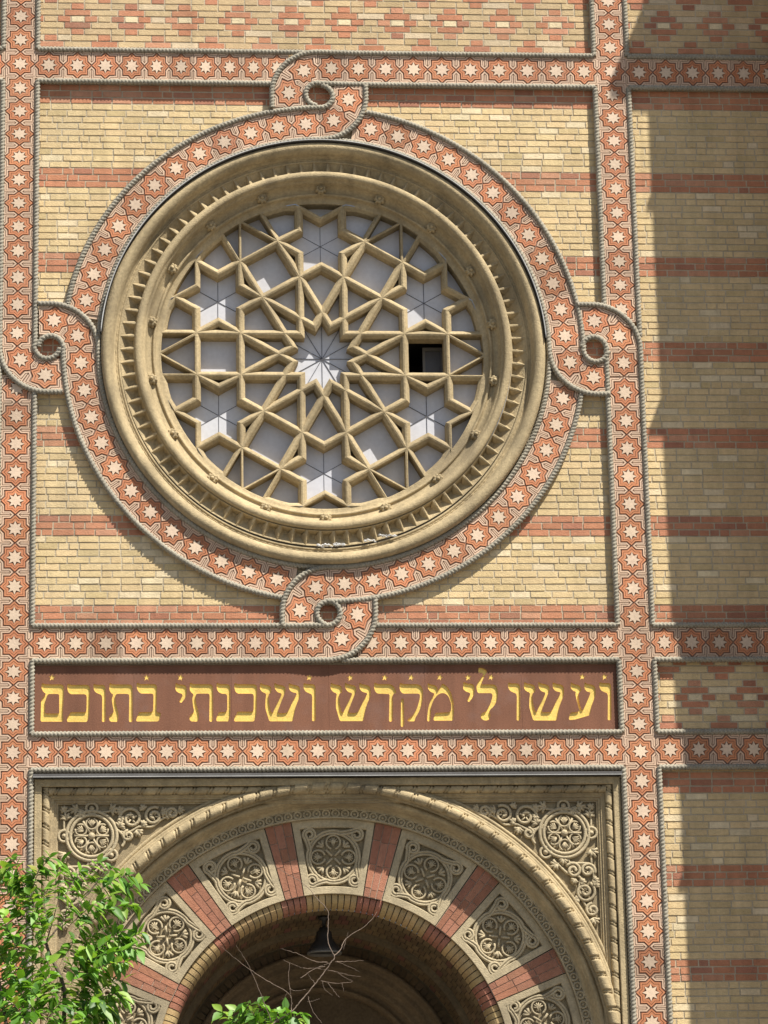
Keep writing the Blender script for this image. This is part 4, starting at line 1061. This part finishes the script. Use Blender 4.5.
# leafy sprays: start, end (pixels of the photograph), depth offset
S_=[((30,905),(12,858),-.3),((30,900),(40,866),-.4),((20,930),(2,880),-.5),((5,900),(-12,865),-.4),
((20,905),(50,858),-.2),((55,900),(62,862),0),((40,925),(22,880),-.3),((60,900),(80,872),.1),((75,900),(98,862),.2),((88,895),(112,868),.2),((100,890),(128,875),.2),((90,905),(140,884),.1),((85,915),(136,905),.0),
((50,930),(44,890),-.2),((40,950),(15,905),-.4),((48,945),(30,895),-.3),((20,960),(0,915),-.5),((62,935),(70,905),0),((70,925),(92,905),.1),((75,930),(105,915),.1),
((70,985),(100,935),.1),((75,975),(120,932),.2),((80,965),(142,933),.2),((88,960),(138,948),.1),((85,975),(125,962),.0),((78,985),(108,970),.1),((70,970),(88,945),0),((90,950),(125,940),.3),
((50,985),(22,945),-.3),((40,1000),(5,950),-.4),((35,1010),(-5,975),-.5),((55,1000),(30,970),-.3),((30,1030),(0,995),-.4),((62,1000),(45,965),-.1),
((70,1010),(95,985),.1),((75,1020),(118,992),.2),((80,1015),(124,1000),.1),((72,1030),(105,1005),.0),((60,1030),(40,990),-.2),((50,1040),(15,1005),-.4),((85,1030),(112,1022),.1),((70,1030),(85,1000),-.1),((40,1040),(58,1005),-.3),((20,1040),(35,1010),-.4),((95,1045),(108,1015),0),((0,1040),(-15,1000),-.4),((65,1045),(75,1012),-.2),((100,990),(122,980),.2),
((15,985),(-8,940),-.4),((5,1015),(-10,985),-.5),((25,1000),(10,965),-.35),((45,1015),(25,985),-.3),((58,1015),(62,985),-.1),((85,1005),(100,1000),.1),((90,1020),(110,1008),.15),((35,1030),(22,1005),-.3),((12,1035),(5,1010),-.4),((75,1000),(92,975),.15),((62,960),(74,940),0),((52,970),(40,950),-.1),((30,965),(8,935),-.3),((82,945),(110,925),.2),((28,890),(5,868),-.3)]
for (a,b,dz) in S_: T([a,((a[0]+b[0])/2+rnd.uniform(-3,3),(a[1]+b[1])/2-rnd.uniform(0,4)),b],dz,dz+rnd.uniform(-.35,.35))
for (a,b) in (((262,1030),(232,1010)),((262,1030),(245,1004)),((266,1026),(258,1004)),((270,1028),(285,1012)),((275,1030),(303,1014)),((265,1034),(232,1022)),((280,1032),(298,1020)),((240,1030),(222,1012)),((262,1036),(270,1012))): T([a,((a[0]+b[0])/2,(a[1]+b[1])/2-3),b],.8,.8+rnd.uniform(-.2,.2))
lf=MB(); tw=MB()
def leaf(p,d,up_,size,c):
    """pointed, folded, drooping leaf of eight faces"""
    d=d.normalized(); s=d.cross(up_)
    if s.length<1e-3: s=Vector((1,0,0))
    s.normalize(); nrm=s.cross(d).normalized(); w=size*rnd.uniform(.18,.28); dr=rnd.uniform(.1,.45)*size; fold=rnd.uniform(.1,.5)*w
    rows=[]
    for t,k in ((0,.06),(.2,.75),(.45,1.0),(.72,.62),(1.0,.02)):
        c0=p+d*(size*t)-Vector((0,0,1))*(dr*t*t)
        rows.append((lf.vert(*(c0+s*(w*k)+nrm*(fold*k))),lf.vert(*c0),lf.vert(*(c0-s*(w*k)+nrm*(fold*k)))))
    for A,B in zip(rows,rows[1:]):
        lf.face((A[0],B[0],B[1],A[1]),c,True); lf.face((A[1],B[1],B[2],A[2]),c,True)
split_=len(S_)
for group_ in (twigs[:split_],twigs[split_:]):
    lf=MB(); tw=MB()
    for P in group_:
        Q=[Vector(p) for p in resample(catmull(P,6),.036)]
        tw.sweep([tuple(q) for q in Q],.0032,4)
        n=len(Q)
        for i in range(1,n):
            t=(Q[i]-Q[i-1]).normalized()
            for sd in (-1,1) if i<n-1 else (-1,0,1):
                if rnd.random()<.10: continue
                side=t.cross(Vector((rnd.uniform(-.5,.5),-1,rnd.uniform(-.3,.6)))).normalized()
                d=t*rnd.uniform(.3,.9)+side*sd*rnd.uniform(.5,1.0)+Vector((rnd.uniform(-.3,.3),rnd.uniform(-.5,.35),rnd.uniform(-.75,.0)))
                up_=Vector((rnd.uniform(-.5,.7),rnd.uniform(-.9,.1),1.0))
                g=rnd.random(); c=jit((.13,.285,.022),.25) if g<.5 else (jit((.23,.37,.045),.25) if g<.75 else (jit((.07,.175,.02),.25) if g<.985 else jit((.30,.30,.05),.2)))
                leaf(Q[i]+Vector((0,rnd.uniform(-.03,.03),0)),d,up_,rnd.uniform(.09,.18),c)
    lf.build('foliage',M_leaf,TREE); tw.build('leaf_twigs',M_bark,TREE)
# bare twigs before the dark arch
def Z7(pts,y0,y1):
    n=len(pts); return [at(200+x/3.84,900+y/3.84,y0+(y1-y0)*i/max(1,n-1)) for i,(x,y) in enumerate(pts)]
YB=YTREE+.7
def bare(pts,r0,r1,dy=0): limb(Z7(pts,YB,YB+dy),r0*.62,r1*.62,'bare_twig',M_twig,TREE,5,.004)
bare([(262,500),(290,468),(350,430),(385,390),(420,350),(460,300),(500,245),(515,215),(492,165),(492,90),(490,40),(455,0),(400,-60),(335,-100),(250,-160)],.012,.003)
bare([(515,215),(540,190),(560,150),(640,95),(680,45)],.007,.0025,.3)
bare([(490,240),(440,235),(380,208),(312,186)],.006,.0022,-.3)
bare([(480,255),(400,262),(320,230)],.005,.002,-.2)
bare([(520,238),(570,236),(628,232)],.005,.002,.2)
bare([(525,235),(560,250),(612,275)],.004,.002,.3)
bare([(450,262),(520,276),(570,288),(618,294)],.005,.002,.1)
bare([(465,310),(520,320),(585,314)],.005,.002,.3)
bare([(530,280),(560,300),(588,312)],.004,.002,.1)
bare([(470,310),(480,345),(508,365)],.004,.002)
bare([(490,318),(515,350),(536,376)],.004,.002,-.1)
bare([(405,345),(345,338),(343,240)],.004,.002,.2)
bare([(440,320),(425,300),(410,280)],.004,.002)
bare([(350,430),(352,390),(345,340)],.007,.003)
bare([(350,380),(330,350),(240,300),(150,235),(80,178)],.007,.0025,-.5)
bare([(275,470),(240,380),(200,280),(165,215),(138,176)],.008,.0025,-.4)
bare([(415,370),(430,420),(470,475)],.004,.002,-.2)
bare([(385,300),(445,262),(505,240)],.005,.0025,.1)
bare([(550,190),(562,150),(568,122)],.004,.002)
bare([(545,320),(553,352)],.003,.002)
bare([(335,355),(325,375),(315,382)],.003,.002)
bare([(410,390),(430,388),(460,380)],.003,.002)

# ------------------------------------------------------------------ daylight
sd=Vector((SX,-1,SZ)).normalized()
sun=bpy.data.lights.new('sun','SUN'); sun.energy=5.0; sun.angle=R(.53); sun.color=(1,.955,.88)
so=bpy.data.objects.new('sun',sun); col.objects.link(so); so.rotation_euler=sd.to_track_quat('Z','Y').to_euler(); so.location=(10,-30,40)
w=bpy.data.worlds.new('World'); sc.world=w; w.use_nodes=True; nt=w.node_tree
sky=nt.nodes.new('ShaderNodeTexSky'); sky.sky_type='NISHITA'; sky.sun_disc=False
sky.sun_elevation=math.asin(sd.z); sky.sun_rotation=math.atan2(sd.x,sd.y); sky.air_density=1.0; sky.dust_density=1.5; sky.ozone_density=1.0
bg=nt.nodes['Background']; nt.links.new(sky.outputs[0],bg.inputs[0]); bg.inputs[1].default_value=.064
sc.view_settings.view_transform='Standard'; sc.view_settings.look='None'; sc.view_settings.gamma=1; sc.view_settings.use_curve_mapping=False
sc.view_settings.exposure=.77
sc.render.film_transparent=False
